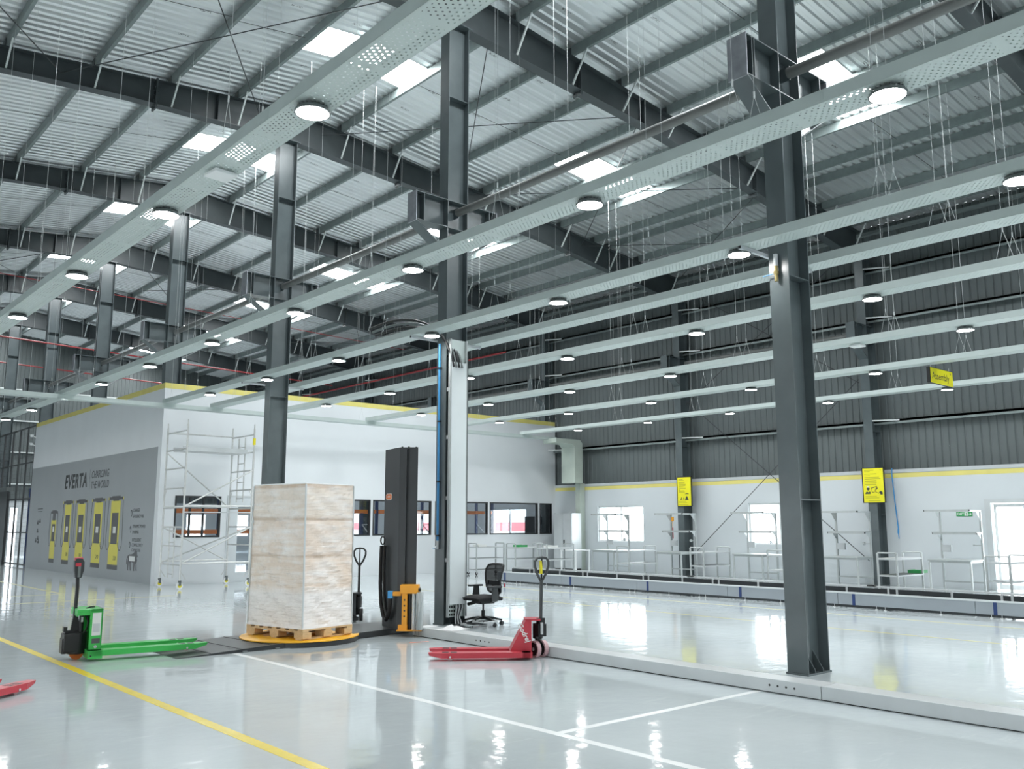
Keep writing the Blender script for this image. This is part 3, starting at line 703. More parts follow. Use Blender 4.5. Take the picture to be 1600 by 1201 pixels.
def tray(label, x, ya, yb, wires=True, wy=1.2):
    t = thing('cable_tray', label, 'cable tray', (x, ya, ZT), 0, 'overhead cable trays')
    L = yb - ya; base, side = tray_meshes(L)
    put('perforated_base', base, t)
    put('side_rail', side, t, (-TW/2, 0, 0)); put('side_rail', side, t, (TW/2, 0, 0), (0, 0, PI)).location = (TW/2, L, 0)
    y = ya + wy
    while y < yb:
        h = round(ztop(x) - ZT - 0.1, 2)
        for s in (-1, 1):
            put('suspension_wire', wire_mesh(h), t, (s * TW/2, y - ya, 0.09))
        put('splice_plate', plate_me, t, (0, y - ya - 0.7, 0)); put('splice_plate', plate_me, t, (0, y - ya - 0.7, 0), (0, 0, PI))
        y += 2.985
    return t
trays = {
 'T1': (3.05, 40.0, 'leftmost cable tray', 'wide perforated cable tray nearest overhead, sloping across the upper left'),
 'T2': (6.05, 40.0, 'long second cable tray', 'perforated cable tray crossing the whole picture in front of the dark columns'),
 'T3': (8.52, 23.4, 'tray at the column faces', 'lamp-lit cable tray touching the front faces of the dark columns'),
 'T4': (9.80, 23.4, None, 'unlit cable tray just behind the row of dark columns'),
 'T5': (11.65, 23.4, 'fifth tray', 'lamp-lit cable tray in the first row beyond the dark columns'),
 'T6': (14.68, 23.4, 'sixth tray', 'lamp-lit cable tray in the second row beyond the dark columns'),
 'T7': (17.6, 23.4, 'seventh tray', 'lamp-lit cable tray in the third row beyond the dark columns'),
 'T8': (21.0, 23.4, 'last tray', 'lamp-lit cable tray closest to the ribbed side wall'),
}
trays['T0'] = (0.05, 23.0, 'x', 'added cable tray outside the picture, directly above the camera')  # unseen lamp row, added to brighten the camera-facing surfaces
trays['T9'] = (-2.95, 23.0, 'x', 'added cable tray outside the picture, left of the camera')  # second unseen lamp row, added for more light from the left
desc = {'T0': 'added tray above the camera', 'T9': 'added tray left of camera', 'T1': 'leftmost overhead tray', 'T2': 'tray crossing the whole picture', 'T3': 'tray at the column faces', 'T5': 'first tray beyond the columns', 'T6': 'second tray beyond the columns', 'T7': 'third tray beyond the columns', 'T8': 'tray nearest the side wall'}
lamp_case = MB().lathe([(0.0, 0.052), (0.06, 0.052), (0.065, 0.030), (0.118, 0.026), (0.130, 0.004)], 24).mesh('lamp_casing', M['lampcase'], smooth=True)
fin = MB()
for i in range(20):
    a = 2 * PI * i / 20; fin.beam((0.075 * math.cos(a), 0.075 * math.sin(a), 0.036), (0.116 * math.cos(a), 0.116 * math.sin(a), 0.032), 0.005, 0.02)
fin_me = fin.mesh('cooling_fins', M['lampcase'])
rim_me = MB().lathe([(0.124, 0.004), (0.124, -0.009), (0.135, -0.009), (0.136, 0.004), (0.130, 0.008)], 28).mesh('lamp_rim', M['lampcase'], smooth=True)
dif_me = MB().lathe([(0.0, -0.010), (0.06, -0.0097), (0.1245, -0.007)], 24).mesh('lamp_diffuser', M['lamp'], recalc=False)
for key, (x, yb, dd, lab) in trays.items():
    tray(lab, x, -4.0, yb, wy=5.0)
    if dd is None: continue
    vis = 0; hid = 0; LY = [2.78 + 2.985 * k for k in range(-2, 13) if 2.78 + 2.985 * k < yb - 0.6]
    for y in LY:
        seen = in_frame((x, y, 4.65))
        if seen:
            lb = 'round lit lamp under the %s, %s from its near end' % (desc[key], ORD[vis]); vis += 1
        else:
            lb = 'round lit lamp under the %s, beyond the frame, %s from near' % (desc[key], ORD[hid]); hid += 1
        t = thing('ceiling_lamp', lb, 'lamp', (x, y, 4.668), 0, 'round lamps under the trays')
        cz = put('lamp_casing', lamp_case, t); put('cooling_fins', fin_me, cz); put('lamp_rim', rim_me, t); put('lamp_diffuser', dif_me, t)
# cross tray in front of the enclosure
t = thing('cable_tray', 'cross cable tray running along the top of the white enclosure front', 'cable tray', (-4.0, 23.42, ZT - 0.107), 0, 'overhead cable trays')
bme, sme = tray_meshes(26.5)
put('perforated_base', bme, t, rot=(0, 0, -PI / 2)); put('side_rail', sme, t, (0, TW/2, 0), (0, 0, -PI/2)); put('side_rail', sme, t, (26.5, -TW/2, 0), (0, 0, PI/2))
for i in range(9): put('suspension_wire', wire_mesh(round(ztop(-4 + 2.9 * i + 1) - ZT, 2)), t, (2.9 * i + 1, 0.0, 0.1), (0, 0, PI / 2))
# duct that turns down at the side wall
t = thing('wall_duct', 'pale green duct bending down the ribbed wall beside the white enclosure', 'duct', (23.0, 23.2, 0))
MB().prism([(-0.9, 4.64), (0.30, 4.64), (0.42, 4.52), (0.42, 3.08), (0.02, 3.08), (0.02, 4.36), (-0.10, 4.48), (-0.9, 4.48)], 1, -0.34, 0.34).build('duct', M['duct'], t)
MB().box(0.015, -0.347, 3.70, 0.425, 0.347, 3.72).build('duct_seam', M['duct'], t)
MB().box(0.5, -0.12, 0.0, 0.74, 0.12, 3.08).build('lower_trunking', M['duct'], t)
# flat wireless boxes under trays
for (x, y, lb) in ((3.06, 7.45, 'flat white wireless box under the leftmost overhead tray'), (6.05, 26.9, 'flat white wireless box on the far left end of the long tray'), (14.70, 7.6, 'flat white wireless box under a far tray near the second wall column')):
    t = thing('wireless_box', lb, 'wireless box', (x, y, ZT - 0.004), 0.1, 'wireless boxes')
    MB().box(-0.11, -0.11, -0.045, 0.11, 0.11, -0.012).build('box_cover', M['white'], t, bevel=0.012)
    MB().box(-0.05, -0.05, -0.014, 0.05, 0.05, 0.0).build('box_mount', M['white'], t)
# short strut brackets that tie the two trays at each column
for k, lb in ((0, 'short pale strut under the trays at the nearest column'), (1, 'short pale strut under the trays at the column by the chair'), (2, 'short pale strut under the trays at the column behind the load')):
    t = thing('tray_strut', lb, 'strut', (8.36, yc(k) + 0.15, ZT - 0.045), 0, 'tray struts')
    MB().box(0, -0.02, 0, 1.5, 0.02, 0.04).build('strut_channel', M['lightgrey'], t)
    for x in (-0.002, 1.5): MB().box(x, -0.017, 0.004, x + 0.003, 0.017, 0.036).build('strut_end', M['black'], t)
# valve at the nearest column
t = thing('shutoff_valve', 'brass shutoff valve with blue lever on the nearest column face', 'valve', (8.86, yc(0) + 0.01, 4.42))
MB().cyl((0, 0, 0.26), (0, 0, 0.12), 0.026, 10).build('pipe_stub', M['lightgrey'], t)
MB().cyl((0, 0, 0.12), (0, 0, -0.06), 0.022, 10).cyl((0, 0, 0.06), (0, 0, 0.02), 0.03, 6).build('valve_body', M['brass'], t)
MB().beam((0, 0.0, 0.035), (-0.02, 0.16, 0.02), 0.018, 0.006).build('valve_lever', M['hose'], t)
# red sprinkler pipes
t = thing('sprinkler_pipe', 'red sprinkler pipe running along the far side wall above the enclosure', 'pipe', (22.0, 25.5, 8.12))
MB().cyl((0, 0, 0), (0, 25, 0), 0.04, 8).build('pipe', M['redpipe'], t, smooth=True)
for y in (3, 9.5, 16): MB().cyl((0, y, 0), (0, y, ztop(22) - 8.12), 0.006, 5).build('pipe_hanger', M['rod'], t)
for i, (y, z, s) in enumerate(((37.7, 8.75, 0.03), (31.6, 9.6, 0.014), (44.5, 8.9, 0.03))):
    t = thing('sprinkler_pipe', ('red sprinkler pipe crossing below the rafters, %s of three over the enclosure' % ('middle one', 'nearest one', 'farthest one')[i]), 'pipe', (4.0, y, z), 0, 'crossing sprinkler pipes')
    MB().cyl((0, 0, 0), (17.5, 0, -0.55), s, 8).build('pipe', M['redpipe'], t, smooth=True)
    for x in (3.5, 10.5): MB().cyl((x, 0, -0.03 * x), (x, 0, ztop(4 + x) - z), 0.006, 5).build('pipe_hanger', M['rod'], t)

# ------------------------------------------------------------------ signs
def board(name, label, x, y0, y1, z0, z1):
    # yellow information board on the face of a wall column, looking towards -X
    t = thing(name, label, 'sign', (x, y0, z0), 0, 'yellow boards on the wall columns'); W, H = y0 - y1, z1 - z0
    MB().box(-0.03, -W - 0.012, -0.012, 0.03, 0.03, H + 0.02).build('sign_back', M['black'], t)
    MB().box(-0.034, -W, 0, -0.03, 0, H).build('sign_face', M['signyellow'], t)
    return t, W, H
def sline(t, W, H, u0, u1, v, m, h=0.018): MB().box(-0.0355, -W * u1, H * v - h / 2, -0.034, -W * u0, H * v + h / 2).build('print_line', m, t)
t, W, H = board('wall_sign', 'larger yellow sign with a masked worker drawing on the right wall column', XW - 0.455, 12.10, 11.53, 2.18, 3.09)
for v, u in ((0.945, 0.55), (0.905, 0.35), (0.835, 0.68), (0.785, 0.36), (0.735, 0.80), (0.69, 0.86), (0.63, 0.66), (0.575, 0.66), (0.53, 0.64)):
    sline(t, W, H, 0.08, u, v, M['inkfaint'], 0.016)
for v, u in ((0.175, 0.64), (0.13, 0.75)): sline(t, W, H, 0.08, u, v, M['inkfaint'], 0.014)
sline(t, W, H, 0.22, 0.80, 0.045, M['inkfaint'], 0.014)
sline(t, W, H, 0.86, 0.90, 0.945, M['inkfaint'], 0.03)
def pic(t, polys, m, W, H, nm):
    b = MB()
    for p in polys: b.prism([(-W * u, H * v) for u, v in p], 0, -0.0358, -0.034)
    b.build(nm, m, t)
pic(t, [[(0.08, 0.25), (0.09, 0.29), (0.16, 0.325), (0.24, 0.30), (0.30, 0.325), (0.34, 0.30), (0.33, 0.25)],
        [(0.15, 0.41), (0.17, 0.435), (0.29, 0.435), (0.31, 0.41), (0.28, 0.365), (0.22, 0.35), (0.17, 0.375)],
        [(0.75, 0.30), (0.86, 0.33), (0.93, 0.29), (0.93, 0.225), (0.83, 0.225)]], M['ink'], W, H, 'worker_drawing')
pic(t, [[(0.15, 0.44), (0.18, 0.48), (0.28, 0.48), (0.31, 0.44)]], M['chwhite'], W, H, 'helmet_drawing')
pic(t, [[(0.40, 0.43), (0.65, 0.475), (0.66, 0.455), (0.41, 0.41)], [(0.38, 0.44), (0.40, 0.44), (0.43, 0.30), (0.41, 0.30)], [(0.41, 0.31), (0.54, 0.30), (0.54, 0.285), (0.41, 0.29)], [(0.66, 0.47), (0.68, 0.46), (0.57, 0.33), (0.55, 0.34)], [(0.62, 0.39), (0.68, 0.44), (0.71, 0.42), (0.64, 0.36)], [(0.55, 0.33), (0.75, 0.27), (0.74, 0.255), (0.55, 0.315)]], M['ink'], W, H, 'document_drawing')
t, W, H = board('wall_sign', 'smaller-looking yellow sign with two workers on the farther wall column', XW - 0.455, 18.43, 17.90, 2.19, 3.10)
for v, u in ((0.93, 0.40), (0.90, 0.50), (0.83, 0.55), (0.79, 0.5), (0.75, 0.62), (0.70, 0.6), (0.66, 0.45), (0.61, 0.62), (0.56, 0.2), (0.52, 0.5), (0.48, 0.55)):
    sline(t, W, H, 0.08, u, v, M['inkfaint'], 0.02)
for v, u in ((0.155, 0.62), (0.11, 0.70), (0.04, 0.78)): sline(t, W, H, 0.08, u, v, M['inkfaint'], 0.016)
pic(t, [[(0.18, 0.20), (0.30, 0.31), (0.33, 0.30), (0.30, 0.22)], [(0.54, 0.20), (0.66, 0.34), (0.70, 0.34), (0.82, 0.20)], [(0.54, 0.41), (0.64, 0.44), (0.80, 0.44), (0.84, 0.40), (0.76, 0.41), (0.62, 0.41)], [(0.38, 0.21), (0.46, 0.30), (0.50, 0.24)]], M['ink'], W, H, 'workers_drawing')
t = thing('hanging_sign', 'yellow Assembly sign hanging from a cable tray before the ribbed wall', 'sign', (17.53, 7.6, 4.34))
MB().box(-0.03, 0.0, 0, 1.0, 0.06, 0.31).build('sign_back', M['black'], t)
MB().box(0, -0.004, 0, 1.0, 0.0, 0.30).build('sign_face', M['signyellow'], t)
text('sign_lettering', 'Assembly', 0.20, M['ink'], t, face_ny(0.44, -0.005, 0.145), 0.0008)
MB().box(0.88, -0.0055, 0.23, 0.91, -0.004, 0.27).build('sign_mark', M['ink'], t)
for x in (0.08, 0.92): MB().cyl((x, 0.03, 0.31), (x, 0.03, 0.38), 0.004, 5).build('sign_hanger', M['wire'], t)
t = thing('exit_sign', 'small green EXIT sign on the wall left of the glass door', 'sign', (XW - 0.002, 9.9, 1.80))
MB().box(-0.014, -0.39, 0, 0, 0, 0.11).build('sign_plate', M['signgreen'], t)
text('exit_lettering', 'EXIT', 0.085, M['chwhite'], t, face_nx(-0.0145, -0.10, 0.055), 0.0006, offset=0.002)
MB().box(-0.0148, -0.285, 0.01, -0.014, -0.20, 0.10).build('running_figure_panel', M['chwhite'], t)
MB().prism([(-0.23, 0.015), (-0.245, 0.05), (-0.235, 0.075), (-0.25, 0.09), (-0.262, 0.075), (-0.255, 0.05), (-0.27, 0.03), (-0.262, 0.025), (-0.25, 0.04), (-0.243, 0.018)], 0, -0.0153, -0.0148).build('running_figure', M['signgreen'], t)
MB().prism([(-0.30, 0.045), (-0.34, 0.045), (-0.34, 0.02), (-0.378, 0.055), (-0.34, 0.09), (-0.34, 0.065), (-0.30, 0.065)], 0, -0.0148, -0.014).build('exit_arrow', M['chwhite'], t)
t = thing('air_hose', 'thin blue air hose hanging down the wall beside the larger yellow sign', 'hose', (XW - 0.03, 11.5, 0))
MB().tube([(0, 0, 3.1), (-0.02, 0.0, 2.9), (-0.01, -0.03, 2.2), (0.0, -0.07, 1.48)], 0.014, 8).build('hose', M['hose'], t, smooth=True)
MB().cyl((0, -0.07, 1.48), (0.0, -0.06, 1.36), 0.02, 8).cyl((0, -0.06, 1.36), (0.0, -0.075, 1.22), 0.011, 8).build('hose_coupling', M['hose'], t)

# ------------------------------------------------------------------ floor trunking in front of the column row
t = thing('floor_trunking', 'low light grey metal trunking along the floor before the column row', 'trunking', (7.78, -3.0, 0))
ys = [0, 3.85, 7.575, 11.2, 14.1]
for a, b in zip(ys[:-1], ys[1:]):
    MB().box(0, a + 0.004, 0.008, 0.27, b - 0.004, 0.128).build('trunking_cover', M['lightgrey'], t, bevel=0.004)
MB().box(0.01, 0, 0, 0.26, 14.1, 0.01).build('trunking_foot', M['rubber'], t)
for y0 in (7.85, 12.35):
    for i in range(4): MB().cyl((-0.002, y0 + i * 0.09, 0.07), (0.0, y0 + i * 0.09, 0.07), 0.011, 10).build('cable_knockout', M['black'], t)
# cable tray, hoses and cables on the column by the chair
cx, cyy = XC, yc(1)
t = thing('vertical_cable_tray', 'tall upright cable tray with white cover fixed beside the dark column', 'cable tray', (cx + 0.01, cyy - 0.19, 0.13))
MB().box(0.02, 0.005, 0, 0.34, 0.008, 4.55).build('tray_back', M['tray'], t)
for x in (0.0, 0.335): MB().box(x, -0.045, 0, x + 0.022, 0.01, 4.55).build('tray_side', M['benchgrey'], t)
MB().box(0.024, -0.05, 0.20, 0.333, -0.044, 4.16).build('tray_cover', M['coverwhite'], t)
MB().box(0.36, -0.045, 0, 0.375, 0.0, 4.3).build('dark_edge', M['rafter'], t)
for i in range(3):
    for j in range(3): MB().box(0.05 + i * 0.045, -0.004, 0.02 + j * 0.06, 0.075 + i * 0.045, 0.0, 0.055 + j * 0.06).build('tray_slot', M['black'], t)
for i in range(5):
    x = 0.17 + i * 0.03
    MB().tube([(x, -0.03, 0.24), (x + 0.01, -0.035, 0.15), (x - 0.03 - i * 0.01, -0.05, 0.0), (x - 0.05, -0.09, -0.10)], 0.012, 6).build('cable', M['charcoal'] if i % 2 else M['lightgrey'], t, smooth=True)
for z in (0.9, 1.9, 2.9, 3.7):
    for x in (0.03, 0.32): MB().box(x - 0.02, 0.01, z - 0.03, x + 0.02, 0.16, z + 0.03).build('wall_bracket', M['lightgrey'], t)
t = thing('flexible_conduits', 'bundle of black corrugated conduits arching from the upright tray to the overhead tray', 'conduit', (cx - 0.02, cyy - 0.22, 4.2))
for i in range(4):
    P = []
    for q in range(11):
        a = q / 10
        P.append((0.09 + i * 0.06 - a * 0.46, -0.02 + 1.9 * a ** 1.8, 0.0 + 0.95 * math.sin(a * PI * 0.62) ** 0.8 * (1 - 0.06 * i)))
    MB().tube(P, 0.022, 8).build('conduit', M['black'] if i % 2 == 0 else M['lampcase'], t, smooth=True)
t = thing('air_pipe', 'bright blue vertical air pipe on the dark column left of the white tray', 'pipe', (cx - 0.03, cyy + 0.02, 0))
MB().cyl((0, 0, 1.34), (0, 0, 4.62), 0.02, 10).build('pipe', M['hose'], t, smooth=True)
for z in (1.42, 2.3, 3.3, 4.2): MB().box(-0.025, -0.03, z - 0.012, 0.03, 0.03, z + 0.012).build('pipe_clip', M['black'], t)
vb = MB().cyl((0, 0, 1.34), (0, 0, 1.20), 0.022, 10).cyl((0, 0, 1.26), (-0.05, 0, 1.22), 0.016, 8).build('valve_body', M['lightgrey'], t)
MB().beam((0, 0.01, 1.21), (-0.01, 0.13, 1.22), 0.018, 0.008).build('valve_lever', M['hose'], vb)
t = thing('loose_cables', 'tangle of grey and black cables on the floor at the column foot', 'cables', (cx - 0.1, cyy - 0.55, 0.13))
for i in range(5):
    r0 = 0.10 + 0.03 * i; P = []
    for q in range(26):
        a = q * 0.5 + i; P.append((0.12 * i * 0.5 + r0 * math.cos(a) + 0.05 * i, -0.02 - 0.05 * i + r0 * 0.8 * math.sin(a), -0.117 + 0.02 * i + 0.01 * math.sin(q * 1.3)))
    MB().tube(P, 0.010, 6).build('cable', M['charcoal'] if i % 2 else M['lightgrey'], t, smooth=True)
tag(MB().box(-0.15, -0.1, 0, 0.15, 0.1, 0.002).build('paper_sheet', M['paper'], None, loc=(7.93, 10.95, 0.129), rot=(0, 0, 0.3)), 'white paper sheet lying on the trunking end by the column', 'paper')
cr = MB(); N = 9; vs = []
for i in range(N):
    for j in range(N): vs.append((i * 0.05, j * 0.045, random.uniform(0, 0.07) * math.sin(PI * i / (N - 1)) * math.sin(PI * j / (N - 1)) + 0.004))
cr.add(vs, [(i * N + j, (i + 1) * N + j, (i + 1) * N + j + 1, i * N + j + 1) for i in range(N - 1) for j in range(N - 1)])
tag(cr.build('plastic_sheet', M['paper'], None, smooth=True, loc=(7.82, 10.2, 0.129), rot=(0, 0, 0.2)), 'crumpled white plastic sheet lying on the trunking before the chair', 'plastic sheet')
tag(MB().box(-0.14, -0.02, 0, 0.14, 0.02, 0.002).build('tape_strip', M['tape'], None, loc=(7.42, 10.42, 0.001), rot=(0, 0, -0.25)), 'short orange tape strip lying on the floor near the red forks', 'tape')

# ------------------------------------------------------------------ conveyor line
t = thing('conveyor', 'long low grey conveyor line with blue straps before the workbenches', 'conveyor', (16.6, -1.0, 0))
LC = 20.6
for i in range(8):
    a, b = i * LC / 8, (i + 1) * LC / 8
    MB().box(0, a + 0.004, 0.065, 0.03, b - 0.004, 0.275).build('side_panel', M['panelgrey'], t)
    MB().box(-0.006, b - 0.36, 0.06, 0.0, b - 0.30, 0.28).build('blue_strap', M['blue'], t)
MB().box(-0.01, 0, 0.275, 0.05, LC, 0.305).build('front_rail', M['lightgrey'], t)
MB().box(0.56, 0, 0.375, 0.62, LC, 0.405).build('back_rail', M['lightgrey'], t)
MB().box(0.05, 0, 0.17, 0.58, LC, 0.20).build('conveyor_bed', M['belt'], t)
MB().box(0.55, 0, 0.06, 0.58, LC, 0.36).build('back_panel', M['belt'], t)
MB().box(0.04, 0, 0.018, 0.08, LC, 0.062).build('lower_rail', M['belt'], t)
p_me = MB().box(0.54, -0.02, 0.18, 0.57, 0.02, 0.385).mesh('rail_post', M['lightgrey'])
l_me = MB().cyl((0.05, 0, 0.0), (0.05, 0, 0.012), 0.03, 10).cyl((0.05, 0, 0.012), (0.05, 0, 0.1), 0.012, 8).cyl((0.5, 0, 0.0), (0.5, 0, 0.012), 0.03, 10).cyl((0.5, 0, 0.012), (0.5, 0, 0.1), 0.012, 8).mesh('foot', M['white'])
q = 0.1
while q < LC:
    for d in ((0.0, 0.17) if int(q / 1.03) % 2 else (0.0,)):
        put('rail_post', p_me, t, (0, q + d, 0)); put('foot', l_me, t, (0, q + d, 0))
    q += 1.03
for q in (2.1, 5.9, 9.8, 14.2): MB().box(0.52, q, 0.40, 0.60, q + 0.16, 0.425).build('sensor_bracket', M['black'], t)

# ------------------------------------------------------------------ workbenches
def bench(y, label, lever=True):
    # y: left front corner; bench runs 1.0 m towards -Y and 0.8 m towards the wall
    t = thing('workbench', label, 'workbench', (22.1, y, 0), 0, 'white workbenches along the side wall')
    Wd, D = 1.02, 0.8
    MB().box(0, -Wd, 0.735, D, 0, 0.765).build('bench_top', M['benchtop'], t, bevel=0.004)
    MB().box(0.03, -Wd + 0.03, 0.69, D - 0.03, -0.03, 0.735).build('apron_frame', M['benchgrey'], t)
    for (x, yy) in ((0.03, -0.03), (0.03, -Wd + 0.03), (D - 0.03, -0.03), (D - 0.03, -Wd + 0.03)):
        MB().box(x - 0.02, yy - 0.02, 0, x + 0.02, yy + 0.02, 0.69).build('leg', M['benchgrey'], t)
    MB().box(D - 0.06, -Wd + 0.03, 0.2, D - 0.03, -0.03, 0.24).build('stretcher', M['benchgrey'], t)
    for yy in (-0.03, -Wd + 0.03):
        u = MB().box(D - 0.045, yy - 0.022, 0.2, D + 0.005, yy + 0.022, 1.92).build('upright', M['benchgrey'], t)
        ub = MB().box(0.07, yy - 0.018, 1.90, D, yy + 0.018, 1.94).prism([(D - 0.045, 1.90), (D - 0.26, 1.90), (D - 0.045, 1.68)], 1, yy - 0.004, yy + 0.004)
        ub.build('upper_arm', M['lightgrey'], t)
        MB().box(0.42, yy - 0.018, 1.36, D - 0.04, yy + 0.018, 1.395).prism([(D - 0.045, 1.36), (D - 0.22, 1.36), (D - 0.045, 1.2)], 1, yy - 0.004, yy + 0.004).build('shelf_arm', M['lightgrey'], t)
    fbar = MB().box(0.055, -Wd + 0.0, 1.90, 0.105, 0.02, 1.95).build('lamp_bar', M['benchgrey'], t)
    for yy in (0.02, -Wd - 0.02): MB().box(0.058, yy, 1.903, 0.102, yy + 0.02, 1.947).build('end_cap', M['black'], fbar)
    MB().box(0.41, -Wd + 0.0, 1.395, 0.72, 0.04, 1.415).build('shelf', M['benchtop'], t)
    sb = MB().box(0.395, -Wd, 1.355, 0.435, 0.0, 1.40).build('shelf_bar', M['benchgrey'], t)
    for yy in (0.0, -Wd - 0.02): MB().box(0.398, yy, 1.358, 0.437, yy + 0.02, 1.397).build('end_cap', M['black'], sb)
    MB().box(D - 0.06, -0.27, 0.93, D + 0.0, -0.05, 1.10).build('socket_box', M['lightgrey'], t, bevel=0.006)
    h = MB().cyl((D - 0.03, -Wd + 0.03, 1.10), (D - 0.03, -Wd + 0.2, 1.10), 0.012, 8)
    h.cyl((D - 0.03, -Wd + 0.19, 1.10), (D - 0.03, -Wd + 0.235, 1.10), 0.045 if lever else 0.02, 12).build('reel_holder', M['lightgrey'], t)
    return t
bench(21.22, 'white workbench with tall frame at the leftmost bright window')
bench(18.46, 'white workbench with tall frame below the smaller-looking yellow sign')
bench(15.60, 'white workbench with tall frame before the window half hidden by the nearest column')
bench(12.78, 'white workbench with tall frame just right of the nearest dark column')
bench(9.98, 'white workbench with tall frame under the green EXIT sign', False)
# small items around the benches
t = thing('hand_tool', 'red and orange hand tool hanging on the bench below the farther yellow sign', 'tool', (22.80, 18.30, 1.15))
MB().cyl((0, 0, 0), (0, 0, 0.35), 0.018, 8).build('tool_body', M['red'], t)
MB().box(-0.03, -0.03, 0.55, 0.03, 0.03, 0.68).cyl((0, 0, 0.35), (0, 0, 0.55), 0.008, 6).build('tool_balancer', M['orange'], t)

# ------------------------------------------------------------------ three-tier carts
def cart(x, y, label, items=0, L=1.2, Wd=0.46):
    t = thing('trolley_cart', label, 'cart', (x, y, 0), 0, 'white three-tier carts')
    for (px, py) in ((0.02, 0.02), (0.02, Wd - 0.02), (L - 0.02, 0.02), (L - 0.02, Wd - 0.02)):
        MB().box(px - 0.017, py - 0.017, 0.11, px + 0.017, py + 0.017, 0.99).build('post', M['benchgrey'], t)
        c = MB().cyl((px, py - 0.012, 0.05), (px, py + 0.012, 0.05), 0.05, 12).build('caster', M['rubber'], t)
        MB().box(px - 0.018, py - 0.02, 0.05, px + 0.018, py - 0.014, 0.11).box(px - 0.018, py + 0.014, 0.05, px + 0.018, py + 0.02, 0.11).build('caster_fork', M['lightgrey'], c)
    for z in (0.16, 0.53, 0.88):
        MB().box(0.005, 0.005, z - 0.03, L - 0.005, Wd - 0.005, z).build('tray_shelf', M['lightgrey'], t)
        MB().box(0.03, 0.03, z, L - 0.03, Wd - 0.03, z + 0.006).build('shelf_mat', M['lightgrey'] if z > 0.6 else M['lampcase'], t)
    for px in (0.02, L - 0.02):
        MB().tube([(px, 0.02, 0.97), (px - 0.0, 0.03, 0.995), (px, Wd - 0.03, 0.995), (px, Wd - 0.02, 0.97)], 0.016, 8).build('push_handle', M['benchgrey'], t)
    return t
cart(19.05, 16.86, 'white three-tier cart standing in front of the leftmost window bench')
cart(19.45, 14.62, 'white three-tier cart below the farther yellow sign, left of the diagonal wall rod')
cart(18.85, 11.88, 'white three-tier cart mostly hidden behind the nearest dark column')
cart(18.78, 9.12, 'white three-tier cart below the larger yellow sign')
cart(18.25, 6.70, 'white three-tier cart at the right picture edge before the glass door')
cart(18.35, 22.7, 'white three-tier cart farthest left, behind the office chair back')
cart(18.95, 21.5, 'white three-tier cart in the middle of the three behind the office chair')
cart(19.3, 20.42, 'white three-tier cart beside the tall cabinet, behind the red truck handle')
def crate(x, y, z, m, lb, w=0.36, d=0.28, h=0.06):
    t = thing('parts_tray', lb, 'tray', (x, y, z))
    b = MB().box(0, 0, 0, w, d, 0.008).box(0, 0, 0.008, 0.01, d, h).box(w - 0.01, 0, 0.008, w, d, h).box(0.01, 0, 0.008, w - 0.01, 0.01, h).box(0.01, d - 0.01, 0.008, w - 0.01, d, h)
    b.build('tray_body', m, t); MB().box(-0.008, -0.008, h, w + 0.008, 0.004, h + 0.008).box(-0.008, d - 0.004, h, w + 0.008, d + 0.008, h + 0.008).build('tray_lip', m, t)
crate(19.2, 21.6, 0.887, M['signgreen'], 'shallow green parts tray on the middle cart behind the office chair')
crate(19.9, 9.16, 0.537, M['signgreen'], 'shallow green parts tray on the middle shelf of the cart below the larger sign')
crate(18.5, 22.8, 0.887, M['chwhite'], 'shallow white parts tray on the farthest left cart')
crate(19.5, 20.5, 0.887, M['chwhite'], 'shallow white parts tray on the cart beside the tall cabinet')

# tall cabinet and small table in the corner
t = thing('tall_cabinet', 'tall pale grey two-door cabinet in the corner by the windowed wall', 'cabinet', (22.9, 22.93, 0))
MB().box(0.02, 0, 0.04, 0.48, 0.92, 2.0).build('cabinet_body', M['lightgrey'], t)
for i, y in enumerate((0.005, 0.465)):
    d = MB().box(0, y, 0.06, 0.018, y + 0.45, 1.985).build('cabinet_door', M['lightgrey'], t)
    if i == 0: MB().box(-0.014, y + 0.36, 0.92, 0, y + 0.42, 1.06).build('door_handle', M['black'], d, bevel=0.005)
MB().box(0.03, 0.02, 0, 0.47, 0.90, 0.04).build('plinth', M['rubber'], t)
t = thing('small_table', 'small white table standing beside the tall cabinet', 'table', (21.7, 21.55, 0))
MB().box(0, 0, 0.72, 0.7, 0.75, 0.75).build('table_top', M['white'], t)
for x in (0.03, 0.67):
    for y in (0.03, 0.72): MB().box(x - 0.02, y - 0.02, 0, x + 0.02, y + 0.02, 0.72).build('leg', M['white'], t)
# ------------------------------------------------------------------ stretch-wrap machine
TC = (6.275, 11.68)
AX = R(7.0)
t = thing('stretch_wrapper', 'dark stretch wrapping machine with yellow turntable, ramp and tall mast', 'wrapping machine', (TC[0], TC[1], 0), AX)
mc = t
MB().lathe([(0.0, 0.082), (0.81, 0.082), (0.815, 0.078), (0.815, 0.066), (0.0, 0.066)], 56).build('turntable', M['tableyellow'], t, smooth=True)
MB().lathe([(0.0, 0.066), (0.795, 0.066), (0.802, 0.06), (0.802, 0.004), (0.0, 0.012)], 48).build('turntable_skirt', M['charcoal'], t, smooth=True)
